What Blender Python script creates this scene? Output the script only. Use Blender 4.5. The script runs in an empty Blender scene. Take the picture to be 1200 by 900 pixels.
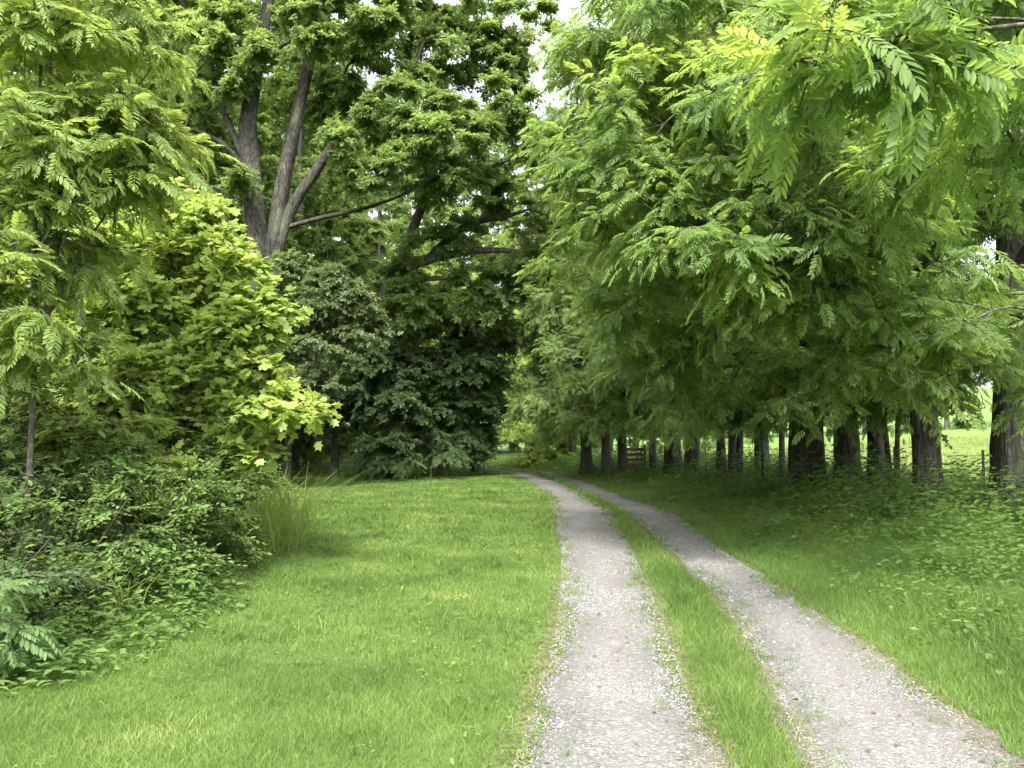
import bpy, math, random
import numpy as np
R = math.radians
rng = np.random.default_rng(7)
random.seed(7)
sc = bpy.context.scene
COL = sc.collection

# ------------------------------------------------------------------ camera
F = 920.0
HZ = 515.0
PITCH = math.atan((HZ - 450) / F)
CAMH = 1.68
cam_d = bpy.data.cameras.new('camera')
cam_d.sensor_width = 36.0
cam_d.lens = F / 1200 * 36.0
cam_d.clip_start = 0.05
cam_d.clip_end = 3000
cam = bpy.data.objects.new('camera', cam_d)
COL.objects.link(cam)
cam.location = (0, 0, CAMH)
cam.rotation_euler = (R(90) + PITCH, 0, 0)
sc.camera = cam


def at(px, py, Y):
    """world point seen at photo pixel (px, py) at forward distance Y"""
    c, s = math.cos(PITCH), math.sin(PITCH)
    dx, df, du = (px - 600) / F, 1.0, (450 - py) / F
    y = df * c - du * s
    z = df * s + du * c
    k = Y / y
    return np.array([dx * k, Y, CAMH + z * k])


def gp(px, py, z=0.0):
    c, s = math.cos(PITCH), math.sin(PITCH)
    dx, df, du = (px - 600) / F, 1.0, (450 - py) / F
    y = df * c - du * s
    zz = df * s + du * c
    k = (z - CAMH) / zz
    return np.array([dx * k, y * k, z])


# ------------------------------------------------------------------ road
def edge(pts):
    w = np.array([gp(*p)[:2] for p in pts])
    w = w[np.argsort(w[:, 1])]
    return w


E1 = edge([(610, 900), (622, 850), (638, 800), (653, 750), (660, 700), (660, 650), (652, 600), (643, 580), (621, 564), (600, 554)])
E2 = edge([(838, 900), (817, 850), (797, 800), (781, 750), (762, 700), (741, 650), (713, 600), (672, 575), (648, 564), (618, 554)])
E3 = edge([(957, 900), (932, 850), (906, 800), (877, 750), (844, 700), (793, 650), (734, 600), (694, 580), (666, 564), (632, 554)])
E4 = edge([(1185, 900), (1130, 850), (1065, 800), (1000, 750), (925, 700), (852, 650), (783, 600), (712, 575), (684, 564), (648, 554)])


def mk(e):
    ys, xs = e[:, 1], e[:, 0]
    x0 = xs[0] + (xs[0] - xs[1]) / (ys[1] - ys[0]) * (ys[0] + 10)
    # road behind the camera goes on straight, far end swings left
    ys = np.concatenate([[-10], ys, [ys[-1] + 8, ys[-1] + 14, ys[-1] + 20]])
    xs = np.concatenate([[x0], xs, [xs[-1] - 3.2, xs[-1] - 7.0, xs[-1] - 12.0]])
    yy = np.linspace(-10, ys[-1], 800)
    xx = np.interp(yy, ys, xs)
    k = np.hanning(25); k /= k.sum()
    pad = np.pad(xx, 12, mode='reflect', reflect_type='odd')
    return yy, np.convolve(pad, k, mode='valid')


ED = [mk(e) for e in (E1, E2, E3, E4)]
YEND = min(e[0][-1] for e in ED)


def ex(i, y):
    return np.interp(y, ED[i][0], ED[i][1])


def vnoise(x, y, seed=0):
    """cheap smooth value noise, vectorised"""
    x = np.asarray(x, float); y = np.asarray(y, float)
    xi = np.floor(x).astype(np.int64); yi = np.floor(y).astype(np.int64)
    fx = x - xi; fy = y - yi
    fx = fx * fx * (3 - 2 * fx); fy = fy * fy * (3 - 2 * fy)

    def h(a, b):
        n = (a * 374761393 + b * 668265263 + seed * 1442695041) & 0x7fffffff
        n = ((n ^ (n >> 13)) * 1274126177) & 0x7fffffff
        return ((n ^ (n >> 16)) & 0xffff) / 65535.0
    return (h(xi, yi) * (1 - fx) + h(xi + 1, yi) * fx) * (1 - fy) + (h(xi, yi + 1) * (1 - fx) + h(xi + 1, yi + 1) * fx) * fy


def smooth(a, b, x):
    t = np.clip((np.asarray(x, float) - a) / (b - a), 0, 1)
    return t * t * (3 - 2 * t)


def ground_z(x, y):
    x = np.asarray(x, float); y = np.asarray(y, float)
    d = x - ex(3, y) - 0.5
    bank = 0.30 * smooth(0, 3.5, d) + 0.10 * (vnoise(x * .5, y * .5, 3) - .5) * smooth(0, 2, d)
    hill = np.maximum(0, x - 15 + 0.05 * y) * 0.02 + 0.00085 * np.maximum(0, np.hypot(np.maximum(x - 12, 0), np.maximum(y - 25, 0) * 0.45) - 6) ** 2
    hill = np.minimum(hill, 14) * smooth(13, 24, x)
    dl = ex(0, y) - x
    left = 0.10 * (vnoise(x * .25 + 9, y * .25, 5) - .4) * smooth(0.5, 3, dl)
    return bank + hill + left


# ------------------------------------------------------------------ mesh helpers
def link(o, parent=None):
    COL.objects.link(o)
    if parent is not None:
        o.parent = parent
    return o


def mesh_np(name, V, T, mat, parent=None, smooth_shade=False):
    """one mesh object from numpy vertices and triangles / quads (list of arrays)"""
    V = np.asarray(V, np.float32).reshape(-1, 3)
    if not isinstance(T, (list, tuple)):
        T = [T]
    me = bpy.data.meshes.new(name)
    me.vertices.add(len(V))
    me.vertices.foreach_set('co', V.ravel())
    idx = np.concatenate([np.asarray(t, np.int32).ravel() for t in T])
    starts, o = [], 0
    for t in T:
        t = np.asarray(t)
        n, k = t.shape
        starts.append(np.arange(n, dtype=np.int32) * k + o)
        o += n * k
    starts = np.concatenate(starts)
    me.loops.add(len(idx))
    me.loops.foreach_set('vertex_index', idx)
    me.polygons.add(len(starts))
    me.polygons.foreach_set('loop_start', starts)
    if smooth_shade:
        me.polygons.foreach_set('use_smooth', np.ones(len(starts), bool))
    else:
        me.polygons.foreach_set('use_smooth', np.zeros(len(starts), bool))
    me.update(calc_edges=True)
    me.materials.append(mat)
    o = bpy.data.objects.new(name, me)
    return link(o, parent)


def empty(name, loc):
    o = bpy.data.objects.new(name, None)
    o.empty_display_size = 0.3
    o.location = loc
    return link(o)


def tag(o, label=None, cat=None, group=None, kind=None):
    if label: o['label'] = label
    if cat: o['category'] = cat
    if group: o['group'] = group
    if kind: o['kind'] = kind
    return o


def norm(a):
    return a / np.maximum(np.linalg.norm(a, axis=-1, keepdims=True), 1e-9)


# ------------------------------------------------------------------ materials
def new_mat(name):
    m = bpy.data.materials.new(name)
    m.use_nodes = True
    nt = m.node_tree
    nt.nodes.clear()
    out = nt.nodes.new('ShaderNodeOutputMaterial')
    return m, nt, out


def N(nt, t, **kw):
    n = nt.nodes.new(t)
    for k, v in kw.items():
        if k in ('operation', 'blend_type', 'data_type', 'noise_dimensions', 'feature', 'distance', 'sky_type', 'sun_disc', 'interpolation_type', 'clamp'):
            setattr(n, k, v)
        else:
            n.inputs[k.replace('_', ' ')].default_value = v
    return n


def ramp(nt, fac, stops):
    r = nt.nodes.new('ShaderNodeValToRGB')
    el = r.color_ramp.elements
    while len(el) < len(stops):
        el.new(0.5)
    for e, (p, c) in zip(el, stops):
        e.position = p
        e.color = (*c, 1)
    nt.links.new(fac, r.inputs[0])
    return r.outputs[0]


def leaf_mat(name, dark, light, trans, tw=0.42, scale=0.5, rough=0.5, spec=0.35, yellow=None):
    """two-sided leaf: principled front plus light shining through"""
    m, nt, out = new_mat(name)
    L = nt.links
    geo = nt.nodes.new('ShaderNodeNewGeometry')
    tc = nt.nodes.new('ShaderNodeTexCoord')
    noi = N(nt, 'ShaderNodeTexNoise', Scale=scale, Detail=2.0)
    L.new(tc.outputs['Object'], noi.inputs['Vector'])
    add = N(nt, 'ShaderNodeMath', operation='MULTIPLY_ADD')
    L.new(geo.outputs['Random Per Island'], add.inputs[0])
    add.inputs[1].default_value = 0.55
    mu = N(nt, 'ShaderNodeMath', operation='MULTIPLY_ADD')
    L.new(noi.outputs['Fac'], mu.inputs[0]); mu.inputs[1].default_value = 1.5; mu.inputs[2].default_value = -0.52
    L.new(mu.outputs[0], add.inputs[2])
    stops = [(0.05, dark), (0.85, light)]
    if yellow: stops = [(0.05, dark), (0.8, light), (1.0, yellow)]
    col = ramp(nt, add.outputs[0], stops)
    b = N(nt, 'ShaderNodeBsdfPrincipled', Roughness=rough)
    b.inputs['Specular IOR Level'].default_value = spec
    L.new(col, b.inputs['Base Color'])
    t = nt.nodes.new('ShaderNodeBsdfTranslucent')
    mx = N(nt, 'ShaderNodeMix', data_type='RGBA', blend_type='MULTIPLY')
    mx.inputs[0].default_value = 1.0
    k = [trans[i] / max(light[i], 1e-4) for i in range(3)]
    L.new(col, mx.inputs[6]); mx.inputs[7].default_value = (*k, 1)
    L.new(mx.outputs[2], t.inputs['Color'])
    ms = nt.nodes.new('ShaderNodeMixShader')
    ms.inputs[0].default_value = tw
    L.new(b.outputs[0], ms.inputs[1]); L.new(t.outputs[0], ms.inputs[2])
    L.new(ms.outputs[0], out.inputs[0])
    return m


def bark_mat(name, c1, c2, c3, vs=(9, 9, 1.3), bump=0.9):
    m, nt, out = new_mat(name)
    L = nt.links
    tc = nt.nodes.new('ShaderNodeTexCoord')
    mp = nt.nodes.new('ShaderNodeMapping')
    mp.inputs['Scale'].default_value = vs
    L.new(tc.outputs['Object'], mp.inputs['Vector'])
    n1 = N(nt, 'ShaderNodeTexNoise', Scale=1.6, Detail=6.0, Roughness=0.65, Distortion=0.6)
    L.new(mp.outputs[0], n1.inputs['Vector'])
    v = N(nt, 'ShaderNodeTexVoronoi', Scale=1.5, feature='DISTANCE_TO_EDGE')
    L.new(mp.outputs[0], v.inputs['Vector'])
    n2 = N(nt, 'ShaderNodeTexNoise', Scale=0.9, Detail=3.0)
    L.new(tc.outputs['Object'], n2.inputs['Vector'])
    col = ramp(nt, n1.outputs['Fac'], [(0.3, c1), (0.55, c2), (0.75, c3)])
    mx = N(nt, 'ShaderNodeMix', data_type='RGBA', blend_type='MULTIPLY')
    vr = ramp(nt, v.outputs[0], [(0.0, (.35, .33, .3)), (0.16, (1, 1, 1))])
    mx.inputs[0].default_value = 0.85
    L.new(col, mx.inputs[6]); L.new(vr, mx.inputs[7])
    mx2 = N(nt, 'ShaderNodeMix', data_type='RGBA', blend_type='MIX')
    lich = ramp(nt, n2.outputs['Fac'], [(0.52, (0, 0, 0)), (0.66, (.45, .45, .45))])
    L.new(lich, mx2.inputs[0]); L.new(mx.outputs[2], mx2.inputs[6])
    mx2.inputs[7].default_value = (c3[0] * .9, c3[1] * 1.1, c3[2] * .8, 1)
    b = N(nt, 'ShaderNodeBsdfPrincipled', Roughness=0.9)
    b.inputs['Specular IOR Level'].default_value = 0.15
    sp = nt.nodes.new('ShaderNodeSeparateXYZ'); L.new(tc.outputs['Object'], sp.inputs[0])
    mz = N(nt, 'ShaderNodeMath', operation='MULTIPLY_ADD'); L.new(sp.outputs['Z'], mz.inputs[0]); mz.inputs[1].default_value = -.42; L.new(n2.outputs['Fac'], mz.inputs[2])
    mossf = ramp(nt, mz.outputs[0], [(.22, (0, 0, 0)), (.5, (.7, .7, .7))])
    mx3 = N(nt, 'ShaderNodeMix', data_type='RGBA'); L.new(mossf, mx3.inputs[0]); L.new(mx2.outputs[2], mx3.inputs[6]); mx3.inputs[7].default_value = (.055, .075, .022, 1)
    L.new(mx3.outputs[2], b.inputs['Base Color'])
    ad = N(nt, 'ShaderNodeMath', operation='ADD')
    L.new(n1.outputs['Fac'], ad.inputs[0]); L.new(v.outputs[0], ad.inputs[1])
    bp = N(nt, 'ShaderNodeBump', Strength=bump, Distance=0.04)
    L.new(ad.outputs[0], bp.inputs['Height'])
    L.new(bp.outputs[0], b.inputs['Normal'])
    L.new(b.outputs[0], out.inputs[0])
    return m


M = {}
M['row'] = leaf_mat('walnut_leaf', (0.074, 0.123, 0.038), (0.159, 0.236, 0.070), (0.403, 0.552, 0.111), tw=.50, yellow=(0.233, 0.295, 0.081))
M['near'] = leaf_mat('near_walnut_leaf', (0.074, 0.133, 0.035), (0.154, 0.241, 0.064), (0.424, 0.571, 0.103), tw=.50, scale=.9, yellow=(0.233, 0.305, 0.072))
M['locust'] = leaf_mat('blue_green_leaf', (0.074, 0.138, 0.047), (0.148, 0.231, 0.082), (0.318, 0.463, 0.127), tw=.48)
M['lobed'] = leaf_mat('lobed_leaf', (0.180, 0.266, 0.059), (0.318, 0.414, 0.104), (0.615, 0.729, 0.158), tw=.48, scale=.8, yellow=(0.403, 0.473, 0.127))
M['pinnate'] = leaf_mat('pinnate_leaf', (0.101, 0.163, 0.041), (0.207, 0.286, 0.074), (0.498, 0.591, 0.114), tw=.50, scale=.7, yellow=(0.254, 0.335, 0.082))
M['shrub'] = leaf_mat('shrub_leaf', (0.064, 0.109, 0.033), (0.146, 0.222, 0.063), (0.326, 0.476, 0.096), tw=.46, scale=1.2, spec=.12)
M['juniper'] = leaf_mat('grey_green_leaf', (0.080, 0.118, 0.049), (0.154, 0.202, 0.082), (0.265, 0.364, 0.112), tw=.36, scale=.8, spec=.2)
M['oak'] = leaf_mat('oak_leaf', (0.074, 0.123, 0.038), (0.159, 0.231, 0.073), (0.392, 0.522, 0.111), tw=.48, scale=.35, spec=.2)
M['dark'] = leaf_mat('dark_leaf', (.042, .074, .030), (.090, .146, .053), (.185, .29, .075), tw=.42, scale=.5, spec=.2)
M['wood'] = leaf_mat('far_wood_leaf', (0.080, 0.128, 0.040), (0.164, 0.236, 0.070), (0.403, 0.532, 0.111), tw=.48, scale=.12, spec=.2)
M['weed'] = leaf_mat('weed_leaf', (0.077, 0.143, 0.039), (0.160, 0.249, 0.070), (0.332, 0.496, 0.104), tw=.44, scale=.9, spec=.14)
M['grass'] = leaf_mat('grass_blade', (0.056, 0.107, 0.023), (0.151, 0.226, 0.055), (0.301, 0.414, 0.080), tw=.38, scale=.8, spec=.2, yellow=(0.289, 0.310, 0.115))
M['hay'] = leaf_mat('pasture_blade', (0.159, 0.207, 0.063), (0.254, 0.315, 0.106), (0.382, 0.453, 0.136), tw=.38, scale=.25, spec=.15)
M['verge'] = leaf_mat('verge_blade', (0.072, 0.133, 0.030), (0.138, 0.217, 0.054), (0.286, 0.424, 0.082), tw=.42, scale=.6, spec=.2, yellow=(0.223, 0.256, 0.089))
M['bark'] = bark_mat('dark_bark', (.040, .038, .032), (.112, .106, .090), (.20, .191, .165))
M['bark_mid'] = bark_mat('weathered_bark', (.048, .046, .039), (.125, .119, .103), (.22, .211, .186), vs=(8, 8, 1.0))
M['bark_green'] = bark_mat('green_twig_bark', (.028, .030, .014), (.060, .062, .030), (.10, .10, .055), vs=(20, 20, 6), bump=.3)
M['bark_grey'] = bark_mat('grey_bark', (.026, .025, .020), (.070, .066, .055), (.138, .131, .112), vs=(7, 7, 2.0))
M['bark_thin'] = bark_mat('sapling_bark', (.040, .037, .029), (.085, .079, .062), (.15, .14, .115), vs=(20, 20, 6), bump=.4)


# ------------------------------------------------------------------ leaf templates (x side, y forward, z up)
def leaflet(hi=False, w=.19):
    if not hi:
        V = np.array([[0, 0, 0], [-w, .42, .05], [w, .42, .05], [0, 1, -.06]])
        T = np.array([[0, 3, 1], [0, 2, 3]])
        return V, T
    ts = [0, .22, .48, .76, 1]
    ws = [0, .8, 1.0, .62, 0]
    V, T = [], []
    for t in ts:
        V.append([0, t, -.07 * t * t])
    for s in (-1, 1):
        for t, q in zip(ts[1:4], ws[1:4]):
            V.append([s * w * q, t + .02, .05 * q - .07 * t * t])
    L, Rr = [5, 6, 7], [8, 9, 10]
    T = [[0, 1, L[0]], [1, 2, L[1]], [1, L[1], L[0]], [2, 3, L[2]], [2, L[2], L[1]], [3, 4, L[2]],
         [0, Rr[0], 1], [1, Rr[1], 2], [1, Rr[0], Rr[1]], [2, Rr[2], 3], [2, Rr[1], Rr[2]], [3, Rr[2], 4]]
    return np.array(V), np.array(T)


def compound(pairs=6, hi=False, droop=.30, ll=.30, seed=0, w=.19):
    r = np.random.default_rng(seed)
    lv, lt = leaflet(hi, w)
    V, T, off = [], [], 0
    def axis(t):
        return np.array([0, t * (1 - .12 * t), -droop * t * t])
    # rachis ribbon
    rt = np.linspace(0, .97, 4)
    rv = []
    for t in rt:
        p = axis(t); rv += [p + [-.006, 0, 0], p + [.006, 0, 0]]
    V.append(np.array(rv))
    T.append(np.array([q for i in range(3) for q in ([2 * i, 2 * i + 1, 2 * i + 3], [2 * i, 2 * i + 3, 2 * i + 2])]))
    off = len(rv)
    ts = np.linspace(.2, .93, pairs)
    for i, t in enumerate(ts):
        prof = .75 + .35 * math.sin(math.pi * (.15 + .75 * i / max(1, pairs - 1)))
        for s in (-1, 1):
            ang = R(62 - 22 * t + r.uniform(-9, 9))
            f = np.array([s * math.sin(ang), math.cos(ang), -.28 - droop * t * .8 + r.uniform(-.14, .14)])
            f /= np.linalg.norm(f)
            u = np.array([s * r.uniform(-.1, .35), 0, 1.0]); sd = np.cross(f, u); sd /= np.linalg.norm(sd)
            u = np.cross(sd, f)
            B = np.stack([sd, f, u], 1)
            V.append(axis(t) + (lv * ll * prof * r.uniform(.88, 1.1)) @ B.T)
            T.append(lt + off); off += len(lv)
    f = np.array([0, 1, -2 * droop * .9]); f /= np.linalg.norm(f)
    sd = np.array([1., 0, 0]); u = np.cross(sd, f)
    V.append(axis(.97) + (lv * ll * .9) @ np.stack([sd, f, u], 1).T)
    T.append(lt + off)
    return np.concatenate(V), np.concatenate(T)


def lobed():
    pts = [(0, 0), (-.22, .10), (-.50, .22), (-.34, .42), (-.52, .68), (-.22, .68), (0, 1), (.22, .68), (.52, .68), (.34, .42), (.50, .22), (.22, .10)]
    V = [[0, .42, -.03]] + [[x, y, -.16 * abs(x) - .1 * max(0, y - .5)] for x, y in pts]
    n = len(pts)
    T = [[0, 1 + (i + 1) % n, 1 + i] for i in range(n)]
    return np.array(V), np.array(T)


def oval(w=.26):
    V = np.array([[0, 0, 0], [-w, .35, .06], [-w * .7, .72, .0], [0, 1, -.12], [w * .7, .72, .0], [w, .35, .06], [0, .5, -.04]])
    T = np.array([[0, 6, 1], [1, 6, 2], [2, 6, 3], [3, 6, 4], [4, 6, 5], [5, 6, 0]])
    return V, T


def tuft():
    """a twig end with seven small leaves, far trees"""
    r = np.random.default_rng(5)
    V, T, off = [], [], 0
    lv, lt = leaflet(False, .27)
    for i in range(7):
        a = i * 2.4; t = i / 7
        f = np.array([math.sin(a) * .8, .6, math.cos(a) * .35 - .1]); f /= np.linalg.norm(f)
        u = np.array([r.uniform(-.4, .4), 0, 1]); sd = np.cross(f, u); sd /= np.linalg.norm(sd); u = np.cross(sd, f)
        V.append(np.array([0, t * .7, 0]) + (lv * r.uniform(.45, .65)) @ np.stack([sd, f, u], 1).T)
        T.append(lt + off); off += 4
    return np.concatenate(V), np.concatenate(T)


KIND = {
    'walnut': [compound(6, False, .20, .30, s, .18) for s in (1, 2, 3)],
    'walnut_hi': [compound(7, True, d, .27, s, .17) for s, d in ((1, .16), (2, .32), (3, .50))],
    'fern': [compound(9, False, .30, .24, s, .15) for s in (4, 5)],
    'lobed': [lobed()],
    'oval': [oval()],
    'oval_lo': [leaflet(False, .28)],
    'tuft': [tuft()],
}


def frames(d, up):
    f = norm(d)
    s = norm(np.cross(f, up))
    u = np.cross(s, f)
    return np.stack([s, f, u], 2)      # columns


def bake(kind, P, D, U, S):
    """copies of a leaf kind at P, pointing D, up U, size S -> V, T"""
    tm = KIND[kind]
    which = rng.integers(0, len(tm), len(P))
    Vs, Ts, off = [], [], 0
    for i, (lv, lt) in enumerate(tm):
        k = which == i
        n = int(k.sum())
        if n == 0: continue
        B = frames(D[k], U[k])
        V = np.einsum('nij,vj->nvi', B, lv) * S[k][:, None, None] + P[k][:, None, :]
        T = lt[None] + (np.arange(n) * len(lv))[:, None, None] + off
        Vs.append(V.reshape(-1, 3)); Ts.append(T.reshape(-1, 3)); off += n * len(lv)
    return np.concatenate(Vs).astype(np.float32), np.concatenate(Ts).astype(np.int32)


def join(parts):
    Vs, Ts, o = [], [], 0
    for V, T in parts:
        Vs.append(V); Ts.append(T + o); o += len(V)
    return np.concatenate(Vs), np.concatenate(Ts)


def rnd_dir(n):
    return norm(rng.normal(size=(n, 3)))


# ------------------------------------------------------------------ foliage sprays around clump centres
def sprays(kind, C, O, rad, twigs, per, size, flat=.45, droop=.35, updir=.08, jit=.4, spread=.75, face=.6):
    """C clump centres, O outward directions; twigs with leaves alternate along each"""
    n = len(C)
    rad = np.broadcast_to(np.asarray(rad, float), (n,))
    c = np.repeat(C, twigs, 0); o = np.repeat(O, twigs, 0); r = np.repeat(rad, twigs)
    m = len(c)
    d = o * .75 + rng.normal(size=(m, 3)) * spread * np.array([1, 1, flat])
    d[:, 2] += updir
    d = norm(d)
    Ln = r * rng.uniform(.7, 1.25, m)
    st = c - d * (Ln * .25)[:, None]
    def tp(t):
        p = st + d * (Ln * t)[:, None]
        p[:, 2] -= droop * Ln * t * t
        return p
    # twig wood: 3-sided tapered prism in two pieces
    ts = [0, .5, 1]
    rr = [.010, .006, .002]
    side = norm(np.cross(d, np.array([0, 0, 1.0]) + 1e-3)); up = np.cross(side, d)
    rings = []
    for t, q in zip(ts, rr):
        p = tp(t)
        for a in (0, 2.094, 4.189):
            rings.append(p + (side * math.cos(a) + up * math.sin(a)) * q)
    TV = np.stack(rings, 1).reshape(-1, 3)
    f = []
    for i in range(2):
        for j in range(3):
            a, b = i * 3 + j, i * 3 + (j + 1) % 3
            f += [[a, b, b + 3], [a, b + 3, a + 3]]
    TT = (np.array(f)[None] + (np.arange(m) * 9)[:, None, None]).reshape(-1, 3)
    P, D = [], []
    for k in range(per):
        t = (k + .6) / per
        tt = np.clip(t + rng.uniform(-.06, .06, m), 0, 1.02)
        p = st + d * (Ln * tt)[:, None]; p[:, 2] -= droop * Ln * tt * tt
        sgn = np.where((np.arange(m) + k) % 2 == 0, 1, -1)
        w = .9 if k < per - 1 else .2
        ld = d * .75 + side * (sgn * w)[:, None] + rng.normal(size=(m, 3)) * .22
        ld[:, 2] -= .12 + droop * .5
        P.append(p); D.append(ld)
    P = np.concatenate(P); D = norm(np.concatenate(D))
    U = norm(np.array([0, 0, 1.0]) + np.tile(o, (per, 1)) * face + rng.normal(size=(len(P), 3)) * jit)
    sz = size(C) if callable(size) else np.full(n, float(size))
    S = np.tile(np.repeat(sz, twigs), per) * rng.uniform(.55, 1.2, len(P))
    return bake(kind, P, D, U, S), (TV.astype(np.float32), TT.astype(np.int32))


# ------------------------------------------------------------------ trunks and branches
def stem_mesh(pts, sides=14, flare=0.0, rough=.06, seed=0, step=.35):
    """tapered tube along pts (x, y, z, r) with an uneven, ridged outline"""
    pts = np.asarray(pts, float)
    seg = np.linalg.norm(np.diff(pts[:, :3], axis=0), axis=1)
    s = np.concatenate([[0], np.cumsum(seg)])
    n = max(6, int(s[-1] / step))
    q = np.linspace(0, s[-1], n)
    c = np.stack([np.interp(q, s, pts[:, i]) for i in range(4)], 1)
    for _ in range(2):
        c[1:-1] = (c[:-2] + 2 * c[1:-1] + c[2:]) / 4
    t = norm(np.gradient(c[:, :3], axis=0))
    ref = np.array([1.0, 0, 0])
    V = []
    r = np.random.default_rng(seed)
    ph = r.uniform(0, 6.28, 6)
    ang = np.linspace(0, 2 * np.pi, sides, endpoint=False)
    for i in range(n):
        a = norm(ref - t[i] * np.dot(ref, t[i]))
        b = np.cross(t[i], a)
        ref = a
        rad = c[i, 3] * (1 + rough * (np.sin(3 * ang + ph[0] + .25 * q[i]) + .7 * np.sin(5 * ang + ph[1] - .4 * q[i]) + .5 * np.sin(2 * ang + ph[2] + .9 * q[i])) + rough * .35 * r.normal(size=sides))
        if flare:
            e = math.exp(-q[i] / .45)
            rad = rad * (1 + flare * e * (1 + .5 * np.sin(4 * ang + ph[3])))
        V.append(c[i, :3] + np.outer(np.cos(ang) * rad, a) + np.outer(np.sin(ang) * rad, b))
    V = np.concatenate(V)
    i = np.arange(n - 1)[:, None]; j = np.arange(sides)[None]
    q4 = np.stack([i * sides + j, i * sides + (j + 1) % sides, (i + 1) * sides + (j + 1) % sides, (i + 1) * sides + j], -1).reshape(-1, 4)
    T = np.concatenate([q4[:, [0, 1, 2]], q4[:, [0, 2, 3]]])
    return V, T, c


def grow(stems, clumps, zmin=1.5, tip=.010, sag=.10):
    """branches from the stems to every clump; returns branch mesh"""
    pos, par, plen, cap = [], [], [], []
    for c in stems:
        for p in c:
            if p[2] >= zmin:
                pos.append(p[:3]); par.append(-1); plen.append(p[2] * .15); cap.append(p[3])
    ns = len(pos)
    cc = np.asarray(clumps)
    base = np.array(pos)
    dist = np.min(np.linalg.norm(cc[:, None] - base[None], axis=2), axis=1)
    pos = list(base)
    paths = []
    Ppos = np.zeros((ns + len(cc) * 5, 3)); Ppos[:ns] = base
    Plen = np.zeros(len(Ppos)); Plen[:ns] = plen
    npos = ns
    par = [-1] * ns
    for k in np.argsort(dist):
        t = cc[k]
        v = t - Ppos[:npos]
        d = np.linalg.norm(v, axis=1)
        cost = d + .35 * Plen[:npos] + .5 * np.maximum(0, -v[:, 2]) 
        b = int(np.argmin(cost))
        p0 = Ppos[b]; L = d[b]
        mid = (p0 + t) / 2 + np.array([0, 0, sag * L]) + rng.normal(size=3) * .07 * L
        prev = b; idx = [b]
        for s in (.2, .4, .6, .8, 1.0):
            q = (1 - s) ** 2 * p0 + 2 * s * (1 - s) * mid + s * s * t
            Ppos[npos] = q; Plen[npos] = Plen[b] + L * s; par.append(prev); prev = npos; idx.append(npos); npos += 1
        paths.append(idx)
    acc = np.zeros(npos)
    rad = np.zeros(npos)
    ch = np.zeros(npos, int)
    for i in range(ns, npos): ch[par[i]] += 1 if par[i] >= 0 else 0
    e = 2.3
    for i in range(npos - 1, ns - 1, -1):
        if acc[i] == 0: acc[i] = tip ** e
        acc[par[i]] += acc[i] * (1.0 if par[i] < ns else 1.03)
    rad = acc ** (1 / e)
    A = np.array(paths)
    P = Ppos[A]                                        # n,6,3
    Rr = rad[A].copy(); Rr[:, 0] = np.minimum(Rr[:, 1] * 1.15, .35)
    Rr = np.minimum(Rr, .28)
    sides = 6
    d = norm(P[:, -1] - P[:, 0])
    s = norm(np.cross(d, np.array([.13, .21, 1.0]))); u = np.cross(s, d)
    ang = np.linspace(0, 2 * np.pi, sides, endpoint=False)
    off = s[:, None, :] * np.cos(ang)[None, :, None] + u[:, None, :] * np.sin(ang)[None, :, None]
    V = P[:, :, None, :] + off[:, None] * Rr[:, :, None, None]
    n = len(P)
    f = []
    for i in range(5):
        for j in range(sides):
            a, b = i * sides + j, i * sides + (j + 1) % sides
            f += [[a, b, b + sides], [a, b + sides, a + sides]]
    T = (np.array(f)[None] + (np.arange(n) * 6 * sides)[:, None, None]).reshape(-1, 3)
    return V.reshape(-1, 3), T


def blob_clumps(blobs, zlo=None):
    """clump centres and outward directions from crown lobes (cx, cy, cz, rx, ry, rz, n)"""
    C, O = [], []
    for (x, y, z, rx, ry, rz, n) in blobs:
        d = rnd_dir(n)
        r = rng.uniform(.45, 1.0, n) ** .6
        p = np.array([x, y, z]) + d * r[:, None] * np.array([rx, ry, rz])
        C.append(p); O.append(norm(d * np.array([1, 1, .6])))
    C = np.concatenate(C); O = np.concatenate(O)
    if zlo is not None:
        k = C[:, 2] > zlo
        C, O = C[k], O[k]
    return C, O


def make_tree(name, base, stems, blobs, kind, mat, bark, rad=.8, twigs=7, per=6, size=.42, flare=.5,
              label=None, cat='tree', group=None, zmin=1.8, zlo=None, sides=14, tip=.010, sag=.10, rough=.06,
              stem_name='trunk', crown_name='crown', **kw):
    """tree thing > trunk (one or several), branches, crown; stems and blobs in local coordinates"""
    root = empty(name, base)
    tag(root, label, cat, group)
    cs = []
    for i, s in enumerate(stems):
        V, T, c = stem_mesh(s, sides, flare if i == 0 or s[0][2] < .2 else 0, rough, seed=int(rng.integers(1e6)))
        mesh_np(stem_name, V, T, bark, root, True)
        cs.append(c)
    C, O = blob_clumps(blobs, zlo)
    bv, bt = grow(cs, C, zmin, tip, sag)
    lf, tw = sprays(kind, C, O, rad, twigs, per, size, **kw)
    V, T = join([(bv, bt), tw])
    mesh_np('branches', V, T, bark, root, True)
    mesh_np(crown_name, lf[0], lf[1], mat, root)
    return root


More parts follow.
